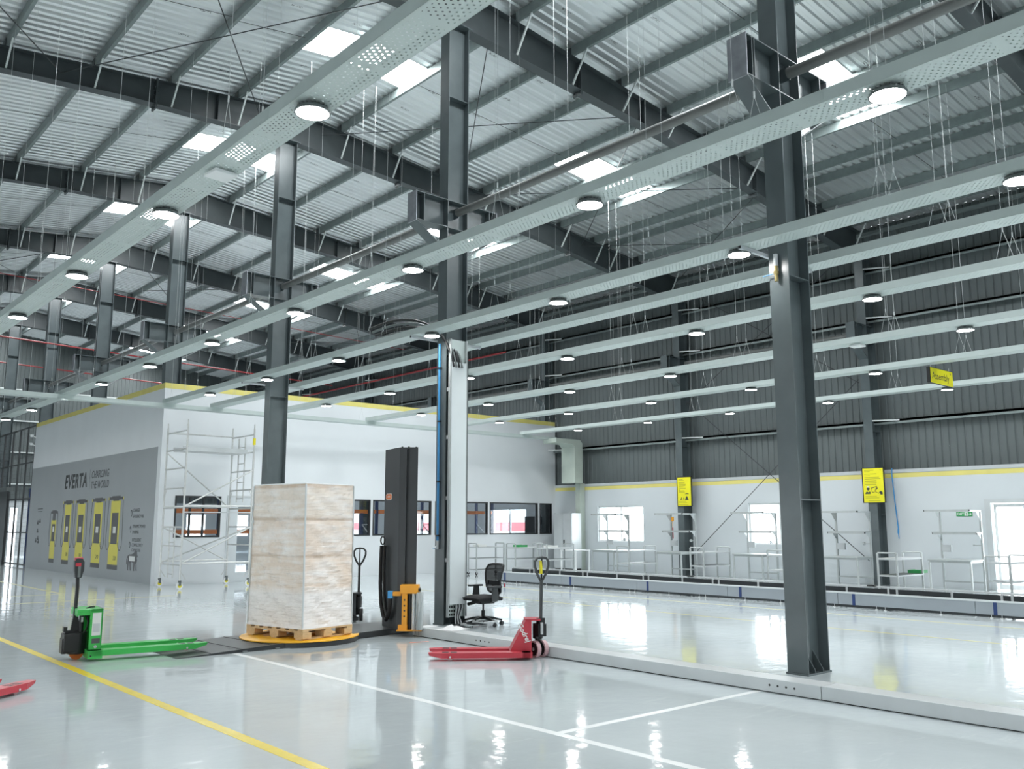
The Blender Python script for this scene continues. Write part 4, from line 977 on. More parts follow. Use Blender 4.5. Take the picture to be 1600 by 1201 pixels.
# base arm from the turntable to the mast, ramp on the other side (local x runs from ramp to mast)
MB().prism([(0.55, -0.50), (1.95, -0.42), (2.0, -0.36), (2.0, 0.40), (1.95, 0.45), (0.55, 0.52)], 2, 0.0, 0.085).build('base_arm', M['charcoal'], t, bevel=0.006)
rp = MB()
rp.add([(-2.02, -0.36, 0.004), (-0.38, -0.56, 0.076), (-0.38, 0.66, 0.076), (-1.86, 0.92, 0.004), (-2.02, -0.36, 0), (-0.38, -0.56, 0), (-0.38, 0.66, 0), (-1.86, 0.92, 0)],
       [(0, 1, 2, 3), (7, 6, 5, 4), (0, 4, 5, 1), (1, 5, 6, 2), (2, 6, 7, 3), (3, 7, 4, 0)])
rp.build('ramp', M['charcoal'], t)
for u in (0.25, 0.5, 0.75): MB().beam((-2.0 + u * 1.6, -0.36 - 0.2 * u, 0.008 + 0.07 * u), (-1.85 + u * 1.45, 0.9 - 0.26 * u, 0.008 + 0.07 * u), 0.012, 0.003).build('ramp_ridge', M['rubber'], t)
for q in ((-1.2, -0.47), (-0.75, -0.52)): MB().box(q[0], q[1] - 0.03, 0.0, q[0] + 0.06, q[1], 0.02).build('ramp_foot', M['lampcase'], t)
# mast, footprint given in the hall's axes
def loc(px, py):
    dx, dy = px - TC[0], py - TC[1]; c, s = math.cos(AX), math.sin(AX)
    return (dx * c + dy * s, -dx * s + dy * c)
foot = [(7.72, 11.82), (7.60, 11.247), (7.678, 11.172), (7.713, 11.210), (7.748, 11.176), (7.712, 11.139), (7.80, 11.056), (8.1, 11.48), (8.14, 12.12)]
mt = MB().prism([loc(*p) for p in foot], 2, 0.08, 2.73).build('mast', M['charcoal'], t)
capf = [(7.72, 11.82), (7.60, 11.247), (7.80, 11.056), (8.1, 11.48), (8.14, 12.12)]
MB().prism([loc(*p) for p in capf], 2, 2.73, 2.75).build('mast_cap', M['charcoal'], mt)
for p in ((7.66, 11.27), (7.73, 11.2), (7.84, 11.16)):
    q = loc(*p); MB().cyl((*q, 2.75), (*q, 2.765), 0.014, 8).build('cap_bolt', M['black'], mt)
d1 = (loc(7.72, 11.82)[0] - loc(7.60, 11.247)[0], loc(7.72, 11.82)[1] - loc(7.60, 11.247)[1])
an = math.atan2(d1[1], d1[0])
bd = thing('badge', None, None); bd.parent = mt; pm = loc(7.678, 11.62)
bd.location = (pm[0], pm[1], 2.02); bd.rotation_euler = (0, 0, an - PI / 2)
def pill(w, h, x): return [( w/2*math.cos(a)*0 + (w/2 - h/2) * (1 if math.cos(a) > 0 else -1) + h/2*math.cos(a), h/2*math.sin(a)) for a in [i * PI / 8 + PI / 16 for i in range(16)]]
bb = MB(); bb.prism(pill(0.24, 0.10, 0), 0, -0.012, -0.004).use(1).prism(pill(0.22, 0.08, 0), 0, -0.0135, -0.012).use(0)
for i in range(5): bb.box(-0.0145, -0.05 + i * 0.021, -0.014, -0.0135, -0.038 + i * 0.021, 0.014)
bb.build('badge_plate', [M['chwhite'], M['pu']], bd)
# cable chain hanging on the mast's broad face
def onface(u, off): # u metres along the broad face from its right edge
    a = Vector(loc(7.60, 11.247)); b = Vector(loc(7.72, 11.82)); tt = (b - a).normalized(); nn = Vector((-tt.y, tt.x))
    return a + tt * u + nn * off
P = []
for u, z in ((0.54, 1.28), (0.56, 1.0), (0.56, 0.7), (0.52, 0.42), (0.42, 0.25), (0.30, 0.20), (0.20, 0.28), (0.14, 0.45), (0.13, 0.60)):
    q = onface(u, 0.05); P.append((q.x, q.y, z))
MB().tube(P, 0.028, 8).build('cable_chain', M['rubber'], mt, smooth=True)
P = []
for u, z in ((0.42, 1.28), (0.43, 0.9), (0.40, 0.6), (0.34, 0.35), (0.25, 0.27)):
    q = onface(u, 0.05); P.append((q.x, q.y, z))
MB().tube(P, 0.024, 8).build('cable_chain', M['black'], mt, smooth=True)
P = []
for a in range(13):
    q = onface(0.47 + 0.085 * math.cos(a * PI / 6), 0.06); P.append((q.x, q.y, 1.36 + 0.06 * math.sin(a * PI / 6)))
MB().tube(P[:-1], 0.012, 8, closed=True).build('hanging_loop', M['black'], mt, smooth=True)
q0, q1 = onface(0.12, 0.004), onface(0.40, 0.004)
# film carriage on the slot side
cg = thing('film_carriage', None, None); cg.parent = t
cq = loc(7.626, 11.10); cg.location = (cq[0], cq[1], 0); cg.rotation_euler = (0, 0, R(-43.7) - AX)
MB().box(-0.05, -0.10, 0.61, 0.215, 0.07, 0.735).build('carriage_head', M['orange'], cg, bevel=0.006)
MB().box(-0.20, -0.05, 0.575, -0.04, 0.0, 0.635).build('carriage_arm', M['orange'], cg)
MB().box(-0.235, -0.065, 0.54, -0.165, 0.015, 0.645).build('sensor_block', M['hose'], cg)
up = MB().box(-0.02, -0.09, 0.10, 0.055, -0.02, 0.62).box(-0.07, -0.10, 0.10, 0.06, -0.02, 0.17).build('carriage_column', M['orange'], cg)
for z in (0.52, 0.44, 0.37, 0.29): MB().cyl((0.018, -0.093, z), (0.018, -0.09, z), 0.013, 10).build('column_hole', M['black'], up)
MB().box(-0.09, -0.12, 0.085, 0.27, 0.06, 0.10).build('carriage_base', M['orange'], cg)
MB().cyl((0.088, -0.03, 0.10), (0.088, -0.03, 0.61), 0.026, 14).build('black_roller', M['rubber'], cg, smooth=True)
MB().cyl((0.145, -0.05, 0.10), (0.145, -0.05, 0.61), 0.024, 14).build('white_roller', M['white'], cg, smooth=True)
MB().cyl((0.215, -0.06, 0.665), (0.25, -0.06, 0.665), 0.026, 12).build('clamp_knob', M['black'], cg)
MB().cyl((0.235, -0.07, 0.10), (0.235, -0.07, 0.63), 0.056, 20).build('film_roll', M['film'], cg, smooth=True)
MB().cyl((0.235, -0.07, 0.10), (0.235, -0.07, 0.63), 0.048, 16).build('roll_core', M['chwhite'], cg, smooth=True)
fs = MB(); N = 8; vs = []
for i in range(N + 1):
    for j in range(9):
        z = 0.60 * (1 - i / N) + 0.004
        vs.append((0.15 + j * 0.016 - 0.02 * (i / N) * math.sin(j * 2.2 + i), -0.10 - 0.05 * (i / N) + 0.015 * math.sin(j * 1.9 + i * 1.3), z))
fs.add(vs, [(i * 9 + j, (i + 1) * 9 + j, (i + 1) * 9 + j + 1, i * 9 + j + 1) for i in range(N) for j in range(8)])
fs.build('loose_film', M['film'], cg)

# pallet and its wrapped load
PA = R(11.8)
PC = (6.26, 11.68)
t = thing('wooden_pallet', 'pale wooden pallet on the yellow turntable under the wrapped load', 'pallet', (PC[0], PC[1], 0.0835), PA)
HX, HY = 0.44, 0.60
for y in (-0.51, 0.0, 0.51):
    MB().box(-HX, y - 0.06, 0.0, HX, y + 0.06, 0.02).build('bottom_plank', M['wood'], t)
    for x in (-0.365, 0.0, 0.365): MB().box(x - 0.073, y - 0.09, 0.02, x + 0.073, y + 0.09, 0.098).build('pallet_block', M['wood'], t)
for x in (-0.39, 0.0, 0.39): MB().box(x - 0.05, -HY, 0.098, x + 0.05, HY, 0.118).build('stringer_plank', M['wood'], t)
for i in range(7):
    y = -HY + i * (2 * HY - 0.1) / 6
    MB().box(-HX, y, 0.118, HX, y + 0.1, 0.14).build('top_plank', M['wood'], t)
t = thing('wrapped_load', 'tall stack of cardboard boxes shrouded in crinkled clear stretch film', 'wrapped load', (PC[0], PC[1], 0.2245), PA)
wb = MB(); NZ = 46; ring = []
def section(z):
    # rounded rectangle with a slightly creased skin; a little narrower towards the top on one side
    k = z / 1.925
    hx, hy = HX - 0.005 - 0.0 * k, HY - 0.02 - 0.022 * k
    pts = []; ns = 16
    cor = [(hx, -hy), (hx, hy), (-hx, hy), (-hx, -hy)]
    for a in range(4):
        p, q = Vector(cor[a]), Vector(cor[(a + 1) % 4])
        for s in range(ns): pts.append(p.lerp(q, s / ns))
    return pts
vs = []; nr = 64
for i in range(NZ + 1):
    z = 1.925 * i / NZ
    for j, p in enumerate(section(z)):
        d = p.normalized(); e = 0.006 * math.sin(z * 23 + j * 0.9) + random.uniform(-0.004, 0.004) - (0.012 * math.exp(-((z - 1.42) / 0.03) ** 2) + 0.008 * math.exp(-((z - 0.93) / 0.03) ** 2))
        if i == 0: e += 0.018
        vs.append((p.x + d.x * e, p.y + d.y * e, z))
fs = [(i * nr + j, i * nr + (j + 1) % nr, (i + 1) * nr + (j + 1) % nr, (i + 1) * nr + j) for i in range(NZ) for j in range(nr)]
fs += [tuple(range(nr - 1, -1, -1)), tuple(NZ * nr + j for j in range(nr))]
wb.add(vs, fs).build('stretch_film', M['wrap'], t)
for sx in (-1, 1):
    for sy in (-1, 1):
        k = MB().beam((sx * (HX - 0.004), sy * (HY - 0.016), 0.02), (sx * (HX - 0.004), sy * (HY - 0.040), 1.92), 0.017, 0.017)
        k.build('corner_protector', M['lightgrey'], t)
MB().box(-HX, -HY + 0.04, 1.925, HX, HY - 0.04, 1.94).build('top_sheet', M['paper'], t, bevel=0.005)

# ------------------------------------------------------------------ pallet trucks
def wheel(b, c, r, wdt, ax=(0, 1, 0)):
    a = Vector(ax) * (wdt / 2); c = Vector(c); return b.cyl(c - a, c + a, r, 24)
def forks(t, m, L, W, fw, z, under=0.03, rz=0.038):
    for s in (-1, 1):
        y0 = s * (W / 2 - fw / 2); a, b = y0 - fw / 2, y0 + fw / 2
        f = MB()
        # top plate with two slots near the tip, folded sides, tapered nose
        f.prism([(0, a), (L - 0.14, a), (L, y0 - fw * 0.28), (L, y0 + fw * 0.28), (L - 0.14, b), (0, b)], 2, z - 0.008, z)
        f.box(0, a, under, L - 0.16, a + 0.007, z - 0.008).box(0, b - 0.007, under, L - 0.16, b, z - 0.008)
        f.add([(L - 0.16, a, under), (L - 0.01, y0 - fw * 0.27, z - 0.03), (L - 0.01, y0 - fw * 0.27, z - 0.008), (L - 0.16, a, z - 0.008)], [(0, 1, 2, 3)])
        f.add([(L - 0.16, b, under), (L - 0.01, y0 + fw * 0.27, z - 0.03), (L - 0.01, y0 + fw * 0.27, z - 0.008), (L - 0.16, b, z - 0.008)], [(0, 1, 2, 3)])
        f.add([(L - 0.01, y0 - fw * 0.27, z - 0.03), (L - 0.01, y0 + fw * 0.27, z - 0.03), (L, y0 + fw * 0.28, z - 0.006), (L, y0 - fw * 0.28, z - 0.006)], [(0, 1, 2, 3)])
        fo = f.build('fork', m, t)
        for x in (L - 0.34, L - 0.24):
            MB().box(x, y0 - fw * 0.30, z, x + 0.075, y0 - fw * 0.05, z + 0.001).build('fork_slot', M['black'], fo)
            MB().box(x, y0 + fw * 0.05, z, x + 0.075, y0 + fw * 0.30, z + 0.001).build('fork_slot', M['black'], fo)
        wb = MB(); wheel(wb, (L - 0.26, y0, rz), 0.038, fw * 0.55); wb.build('load_roller', M['pink'], fo, smooth=True)
        MB().cyl((L - 0.26, a - 0.006, z - 0.045), (L - 0.26, b + 0.006, z - 0.045), 0.012, 10).build('roller_axle', M['lightgrey'], fo)
def manual_truck(label, x, y, rz, body, grip, logo=False, L=1.22, steer=0.0):
    t = thing('pallet_truck', label, 'pallet truck', (x, y, 0), rz)
    W, fw, z = 0.54, 0.16, 0.092
    forks(t, body, L, W, fw, z)
    # A-frame: heel box, two sloped gussets, front plate, top plate
    h = MB().box(-0.02, -W/2, 0.03, 0.10, W/2, z)
    for s in (-1, 1):
        yy = s * 0.13
        h.prism([(-0.02, z), (0.24, z), (0.055, 0.44), (0.03, 0.46), (-0.02, 0.46)], 1, yy - 0.006, yy + 0.006)
    h.add([(0.24, -0.13, z), (0.24, 0.13, z), (0.055, 0.13, 0.44), (0.055, -0.13, 0.44), (0.22, -0.13, z), (0.22, 0.13, z), (0.04, 0.13, 0.43), (0.04, -0.13, 0.43)],
          [(0, 1, 2, 3), (7, 6, 5, 4), (0, 4, 5, 1), (2, 6, 7, 3), (1, 5, 6, 2), (3, 7, 4, 0)])
    h.box(-0.13, -0.136, 0.445, 0.055, 0.136, 0.465)
    h.add([(0.10, -W/2, z), (0.10, -0.13, z), (0.24, -0.13, z), (0.24, -W/2 + fw, z)], [(0, 1, 2, 3)])
    fr = h.build('fork_frame', body, t)
    MB().cyl((0.03, -0.145, 0.16), (0.03, -0.137, 0.16), 0.022, 12).build('side_bolt', M['brass'], fr)
    p = MB().cyl((-0.10, 0, 0.10), (-0.10, 0, 0.22), 0.035, 16).cyl((-0.10, 0, 0.22), (-0.10, 0, 0.40), 0.062, 20).cyl((-0.10, 0, 0.40), (-0.10, 0, 0.45), 0.02, 10)
    p.box(-0.20, -0.06, 0.25, -0.10, 0.06, 0.40).box(-0.19, -0.045, 0.40, -0.13, 0.045, 0.47)
    pu = p.build('hydraulic_pump', M['black'], t, bevel=0.004)
    MB().cyl((-0.215, 0.02, 0.28), (-0.215, 0.02, 0.42), 0.018, 10).build('release_rod', M['lightgrey'], pu)
    MB().beam((-0.10, -0.05, 0.20), (0.05, -0.05, 0.13), 0.02, 0.03).build('tie_link', M['black'], pu)
    for s in (-1, 1):
        w_ = MB(); wheel(w_, (-0.12, s * 0.055, 0.1), 0.1, 0.05)
        wo = w_.build('steer_wheel', M['pink'] if grip else M['rubber'], t, smooth=True)
        w2 = MB(); wheel(w2, (-0.12, s * 0.055 , 0.1), 0.078, 0.056); w2.build('wheel_hub', M['black'], wo, smooth=True)
        w3 = MB(); wheel(w3, (-0.12, s * 0.055 , 0.1), 0.02, 0.066); w3.build('axle_cap', M['lightgrey'], wo)
    lean = 0.02
    MB().tube([(-0.165, 0, 0.46), (-0.18, 0, 0.92)], 0.021, 14).build('handle_shaft', M['gunmetal'] if grip else M['black'], t, smooth=True)
    P = [(-0.18, 0, 0.90), (-0.185, 0.062, 0.99), (-0.19, 0.10, 1.09), (-0.192, 0.10, 1.15), (-0.193, 0.065, 1.19), (-0.193, 0, 1.2), (-0.193, -0.065, 1.19), (-0.192, -0.10, 1.15), (-0.19, -0.10, 1.09), (-0.185, -0.062, 0.99), (-0.18, -0.0, 0.90)]
    ho = MB().tube(P, 0.016, 10).build('handle_loop', M['gunmetal'] if grip else M['black'], t, smooth=True)
    MB().tube([(-0.183, 0, 0.92), (-0.193, 0, 1.2)], 0.011, 8).build('lever_rod', M['black'], ho)
    if grip: MB().box(-0.20, -0.004, 1.0, -0.172, 0.024, 1.16).build('yellow_label', M['yellow'], ho)
    if steer:                                                 # pump, wheels and handle turn about the king pin
        pv = Matrix.Translation((-0.12, 0, 0)) @ Matrix.Rotation(R(steer), 4, 'Z') @ Matrix.Translation((0.12, 0, 0))
        for ch in t.children:
            if ch.name.split('.')[0] in ('hydraulic_pump', 'steer_wheel', 'handle_shaft', 'handle_loop'): ch.matrix_local = pv
    return t
RT = math.atan2(0.61, -0.79)
t = manual_truck('red hand pallet truck with upright grey handle beside the floor trunking', 7.60, 8.37, RT, M['red'], True, steer=-60)
# script logo on the side that faces the hall entrance (local +y side is towards the camera)
mlogo = Matrix(((-1, 0, 0, 0.075), (0, 0, 1, 0.138), (0, 1, 0, 0.31), (0, 0, 0, 1)))
text('painted_logo', 'Godrej', 0.085, M['chwhite'], t, mlogo @ Matrix.Rotation(R(-62), 4, 'Z'), 0.0006, offset=0.002, shear=0.2)
manual_truck('tip of a second red pallet truck at the lower left picture edge', 1.407, 9.411, R(38), M['red'], False, L=1.2)
manual_truck('black-handled pallet truck half hidden behind the wrapped load', 8.15, 13.42, R(172), M['charcoal'], False, steer=60)

def electric_truck(label, x, y, rz):
    t = thing('electric_pallet_truck', label, 'pallet truck', (x, y, 0), rz)
    W, fw, z = 0.66, 0.17, 0.125
    forks(t, M['green'], 1.40, W, fw, z, 0.06, 0.078)
    h = MB().box(0.0, -W/2, 0.03, 0.16, W/2, z)
    h.box(0.015, -0.24, z, 0.155, -0.225, 0.60).box(0.015, 0.225, z, 0.155, 0.24, 0.60)
    h.box(0.14, -0.24, z, 0.155, 0.24, 0.60)
    h.box(-0.13, -0.24, 0.565, 0.155, 0.24, 0.60).box(-0.13, -0.24, 0.52, -0.115, 0.24, 0.565).box(-0.115, -0.24, 0.53, 0.015, -0.228, 0.565).box(-0.115, 0.228, 0.53, 0.015, 0.24, 0.565)
    fr = h.build('green_frame', M['green'], t, bevel=0.004)
    MB().box(0.04, -0.2425, 0.29, 0.135, -0.2405, 0.555).build('white_label', M['chwhite'], fr)
    MB().box(0.048, -0.2432, 0.33, 0.127, -0.2425, 0.43).build('label_print', M['lightgrey'], fr)
    MB().box(0.045, -0.2425, 0.20, 0.135, -0.2405, 0.255).build('rating_plate', M['chdark'], fr)
    MB().cyl((0.09, -0.242, 0.16), (0.09, -0.236, 0.16), 0.018, 14).build('side_bolt', M['lightgrey'], fr)
    MB().cyl((0.03, -W/2 - 0.002, 0.065), (0.03, -W/2, 0.065), 0.01, 10).build('frame_hole', M['black'], fr)
    MB().tube([(-0.02, -0.1, 0.60), (0.03, -0.1, 0.615), (0.08, -0.05, 0.615), (0.1, 0.05, 0.605)], 0.008, 6).build('top_cable', M['black'], fr)
    d = MB().cyl((-0.08, 0, 0.07), (-0.08, 0, 0.32), 0.115, 20).box(-0.24, -0.13, 0.10, -0.06, 0.13, 0.31).box(-0.255, -0.10, 0.08, -0.20, 0.10, 0.26)
    du = d.build('drive_unit', M['black'], t, bevel=0.012)
    MB().cyl((-0.05, -0.04, 0.32), (-0.05, -0.04, 0.54), 0.028, 14).build('lift_cylinder', M['black'], du)
    MB().box(-0.058, -0.071, 0.44, -0.035, -0.067, 0.50).build('cylinder_label', M['chwhite'], du)
    MB().tube([(0.0, -0.06, 0.54), (0.02, -0.10, 0.45), (0.0, -0.11, 0.36), (-0.03, -0.08, 0.30)], 0.010, 6).build('hydraulic_hose', M['black'], du)
    MB().tube([(-0.01, 0.02, 0.54), (0.03, 0.0, 0.44), (0.02, -0.03, 0.34)], 0.010, 6).build('hydraulic_hose', M['rubber'], du)
    w_ = MB(); wheel(w_, (-0.08, 0, 0.075), 0.075, 0.075); w_.build('drive_wheel', M['pu'], t, smooth=True)
    MB().box(-0.22, -0.05, 0.31, -0.06, 0.05, 0.345).box(-0.24, -0.055, 0.33, -0.20, 0.055, 0.39).build('tiller_base', M['black'], t)
    MB().prism([(-0.16, 0.34), (-0.06, 0.34), (-0.085, 0.50), (-0.105, 0.62), (-0.135, 0.62), (-0.14, 0.5)], 1, -0.03, 0.03).build('tiller_bracket', M['black'], t)
    MB().tube([(-0.12, 0, 0.60), (-0.115, 0, 0.85), (-0.125, 0, 1.03)], 0.022, 12).build('tiller_shaft', M['black'], t, smooth=True)
    th = MB().prism([(-0.155, 0.96), (-0.085, 0.96), (-0.06, 1.05), (-0.06, 1.15), (-0.085, 1.195), (-0.15, 1.20), (-0.175, 1.16), (-0.17, 1.05)], 1, -0.055, 0.055).build('tiller_head', M['charcoal'], t, bevel=0.012)
    MB().box(-0.168, -0.05, 1.15, -0.08, 0.05, 1.205).build('belly_button', M['red'], th, bevel=0.006)
    MB().box(-0.16, -0.06, 1.10, -0.10, -0.054, 1.14).box(-0.16, 0.054, 1.10, -0.10, 0.06, 1.14).build('red_paddle', M['red'], th)
    MB().box(-0.13, -0.058, 0.97, -0.10, -0.054, 1.10).build('head_rib', M['lampcase'], th)
    return t
electric_truck('bright green electric pallet truck with black tiller, forks over the dark ramp', 3.47, 11.85, math.atan2(-0.17, 1.34))

# ------------------------------------------------------------------ office chair
t = thing('office_chair', 'black mesh-back swivel chair with armrests beside the dark column', 'chair', (9.385, 11.43, 0), R(174.8))
# local +x is the way the sitter looks
se = MB(); NS = 10
for i in range(NS + 1):
    for j in range(NS + 1):
        x = -0.22 + 0.47 * i / NS; y = -0.25 + 0.5 * j / NS
        ed = max(abs(2 * i / NS - 1) ** 6, abs(2 * j / NS - 1) ** 6)
        se.v.append((x, y * (1 - 0.12 * max(0, i / NS - 0.6)), 0.475 - 0.035 * ed + 0.006 * math.cos(4 * y) - 0.03 * max(0, i / NS - 0.8)))
n0 = (NS + 1) ** 2
for i in range(NS + 1):
    for j in range(NS + 1):
        v = se.v[i * (NS + 1) + j]; se.v.append((v[0] * 0.94, v[1] * 0.94, 0.395))
for i in range(NS):
    for j in range(NS):
        a, b, c, d = i*(NS+1)+j, (i+1)*(NS+1)+j, (i+1)*(NS+1)+j+1, i*(NS+1)+j+1
        se.f += [(a, b, c, d), (n0+d, n0+c, n0+b, n0+a)]; se.mi += [0, 0]
for i in range(NS):
    for (p, q) in ((i*(NS+1), (i+1)*(NS+1)), ((i+1)*(NS+1)+NS, i*(NS+1)+NS), (i+1, i), (NS*(NS+1)+i, NS*(NS+1)+i+1)):
        se.f.append((q, p, n0+p, n0+q)); se.mi.append(0)
se.build('seat', M['seat'], t, smooth=True)
MB().box(-0.15, -0.11, 0.345, 0.12, 0.11, 0.392).build('tilt_mechanism', M['black'], t, bevel=0.01)
MB().cyl((0.10, -0.10, 0.36), (0.13, -0.24, 0.325), 0.028, 10).build('tilt_lever', M['black'], t)
# mesh back: frame curve in the yz plane, leaning back
def bk(y, z): return (-0.21 - 0.10 * (z - 0.5) + 0.07 * (1 - (abs(y) / 0.23) ** 2) * -1 * 0.6 + 0.05 * math.sin((z - 0.5) * PI / 0.46), y, z)
out = [(0.0, 0.50), (0.13, 0.505), (0.175, 0.53), (0.195, 0.60), (0.205, 0.70), (0.225, 0.80), (0.235, 0.88), (0.215, 0.94), (0.14, 0.957), (0.0, 0.96)]
loop = out + [(-y, z) for y, z in out[-2:0:-1]]
MB().tube([bk(y, z) for y, z in loop], 0.017, 8, closed=True).build('back_frame', M['black'], t, smooth=True)
def halfw(z):
    for (y0, z0), (y1, z1) in zip(out[1:-1], out[2:]):
        if z0 <= z <= z1: return y0 + (y1 - y0) * (z - z0) / (z1 - z0)
    return 0.12
ms = MB(); NZ2, NY2 = 12, 10
for i in range(NZ2 + 1):
    z = 0.507 + (0.955 - 0.507) * i / NZ2; hw = halfw(z)
    for j in range(NY2 + 1): ms.v.append(bk(-hw + 2 * hw * j / NY2, z))
for i in range(NZ2):
    for j in range(NY2): ms.f.append((i*(NY2+1)+j, i*(NY2+1)+j+1, (i+1)*(NY2+1)+j+1, (i+1)*(NY2+1)+j)); ms.mi.append(0)
ms.build('mesh_back', M['mesh'], t, smooth=True)
lb = MB()
for s in (-1, 1): lb.beam(tuple(Vector(bk(0.02 * s, 0.52)) + Vector((-0.03, 0, -0.12))), tuple(Vector(bk(0.10 * s, 0.68)) + Vector((-0.03, 0, 0))), 0.035, 0.02)
lb.beam(tuple(Vector(bk(-0.18, 0.66)) + Vector((-0.02, 0, 0))), tuple(Vector(bk(0.18, 0.66)) + Vector((-0.02, 0, 0))), 0.02, 0.07)
lu = lb.build('lumbar_support', M['black'], t)
MB().box(-0.315, 0.15, 0.60, -0.30, 0.17, 0.655).build('red_tag', M['red'], lu)
for s in (-1, 1):
    arm = MB().prism([(-0.11, 0.40), (0.03, 0.40), (0.0, 0.60), (-0.09, 0.60)], 1, s * 0.27 - 0.014, s * 0.27 + 0.014).beam((-0.04, s * 0.2, 0.385), (-0.04, s * 0.28, 0.405), 0.09, 0.025)
    ao = arm.build('armrest', M['gunmetal'], t)
    MB().box(-0.16, s * 0.27 - 0.04, 0.60, 0.10, s * 0.27 + 0.04, 0.632).build('arm_pad', M['charcoal'], ao, bevel=0.012)
MB().cyl((0, 0, 0.10), (0, 0, 0.24), 0.030, 14).cyl((0, 0, 0.24), (0, 0, 0.35), 0.016, 12).build('gas_lift', M['black'], t)
sb = MB().cyl((0, 0, 0.07), (0, 0, 0.13), 0.045, 14)
ang0 = R(20)
for i in range(5):
    a = ang0 + i * 2 * PI / 5; d = Vector((math.cos(a), math.sin(a), 0))
    p = [d * 0.03 + Vector((0, 0, 0.13)), d * 0.18 + Vector((0, 0, 0.112)), d * 0.315 + Vector((0, 0, 0.078))]
    sb.beam(p[0], p[1], 0.045, 0.04).beam(p[1], p[2], 0.036, 0.032)
sb.build('star_base', M['black'], t)
for i in range(5):
    a = ang0 + i * 2 * PI / 5; c = Vector((0.315 * math.cos(a), 0.315 * math.sin(a), 0.03)); n_ = Vector((-math.sin(a + 0.6), math.cos(a + 0.6), 0))
    cb_ = MB()
    for s in (-1, 1): cb_.cyl(c + n_ * (s * 0.006), c + n_ * (s * 0.026), 0.03, 14)
    cb_.cyl(c, c + Vector((0, 0, 0.05)), 0.008, 6)
    cb_.build('caster', M['charcoal'], t)

# ------------------------------------------------------------------ rolling scaffold tower
t = thing('scaffold_tower', 'aluminium rolling scaffold tower before the corner of the white enclosure', 'scaffold', (8.82, 22.72, 0))
SX, SY, SH = 1.82, 1.38, 4.28
for (x, y) in ((0, 0), (0, SY), (SX, 0), (SX, SY)):
    p = MB().cyl((x, y, 0.22), (x, y, SH - 0.12), 0.025, 10).cyl((x, y, SH - 0.12), (x, y, SH), 0.018, 8).build('upright_tube', M['alu'], t, smooth=True)
    c = MB().cyl((x, y - 0.02, 0.085), (x, y + 0.02, 0.085), 0.085, 16).build('caster_wheel', M['white'], p)
    MB().cyl((x, y - 0.021, 0.085), (x, y + 0.021, 0.085), 0.05, 12).build('caster_hub', M['yellow'], p)
    MB().box(x - 0.03, y - 0.035, 0.085, x + 0.03, y - 0.025, 0.2).box(x - 0.03, y + 0.025, 0.085, x + 0.03, y + 0.035, 0.2).box(x - 0.03, y - 0.035, 0.19, x + 0.03, y + 0.035, 0.22).build('caster_fork', M['lampcase'], p)
    MB().beam((x, y, 0.45), (x + (0.14 if x == 0 else -0.14), y, 0.24), 0.02, 0.02).build('knee_brace', M['alu'], p)
for x in (0, SX):
    for z in (0.59, 1.06, 1.54, 2.03, 2.53, 3.04, 3.53, 4.0):
        MB().cyl((x, 0, z), (x, SY, z), 0.02, 8).build('rung', M['alu'], t)
    for y in (0.12, SY - 0.12): MB().beam((x, y if y < 1 else y, 2.50), (x, 0.0 if y < 1 else SY, 2.28), 0.018, 0.018).build('corner_gusset', M['alu'], t)
for (x, y0) in ((SX, 0.55), (SX, 0.95), (0, 0.5), (0, 0.85)):       # inner ladder stiles
    za, zb = (2.2, 3.95) if x == SX else (0.25, 1.55)
    MB().cyl((x, y0, za), (x, y0, zb), 0.018, 8).build('ladder_stile', M['alu'], t)
for x, ys_, zz in ((SX, (0.55, 0.95), (2.3, 2.75, 3.25, 3.7)), (0, (0.5, 0.85), (0.35, 0.75, 1.15, 1.45))):
    for z in zz: MB().cyl((x, ys_[0], z), (x, ys_[1], z), 0.014, 8).build('ladder_rung', M['alu'], t)
def dg(p, q): MB().cyl(p, q, 0.02, 8).build('diagonal_brace', M['alu'], t)
dg((0, SY, 3.5), (SX, SY, 2.05)); dg((0, 0, 2.05), (SX, 0.0, 3.04)); dg((0, SY, 1.54), (SX, SY, 0.62)); dg((0, 0.0, 0.62), (SX, 0.0, 1.54)); dg((0.02, SY, 0.62), (SX, 0.04, 1.54))
for (y, z) in ((0, 2.05), (SY, 2.05), (0, 0.60), (SY, 0.62), (SY, 4.0)):
    MB().cyl((0, y, z + 0.03), (SX, y, z + 0.03), 0.02, 8).build('horizontal_brace', M['alu'], t)
pf = MB().box(0.03, 0.35, 3.50, SX - 0.03, 0.98, 3.545).build('work_platform', M['alu'], t)
MB().box(0.03, 0.33, 3.50, SX - 0.03, 0.352, 3.62).build('toe_board', M['lightgrey'], t)
MB().box(0.03, 0.978, 3.50, SX - 0.03, 1.0, 3.62).build('toe_board', M['lightgrey'], t)
MB().box(0.02, -0.026, 1.9, SX, 0.026, 1.93).build('yellow_clip', M['lightgrey'], t)
MB().box(SX - 0.03, -0.03, 3.72, SX + 0.03, 0.03, 3.9).build('yellow_tag', M['yellow'], t)

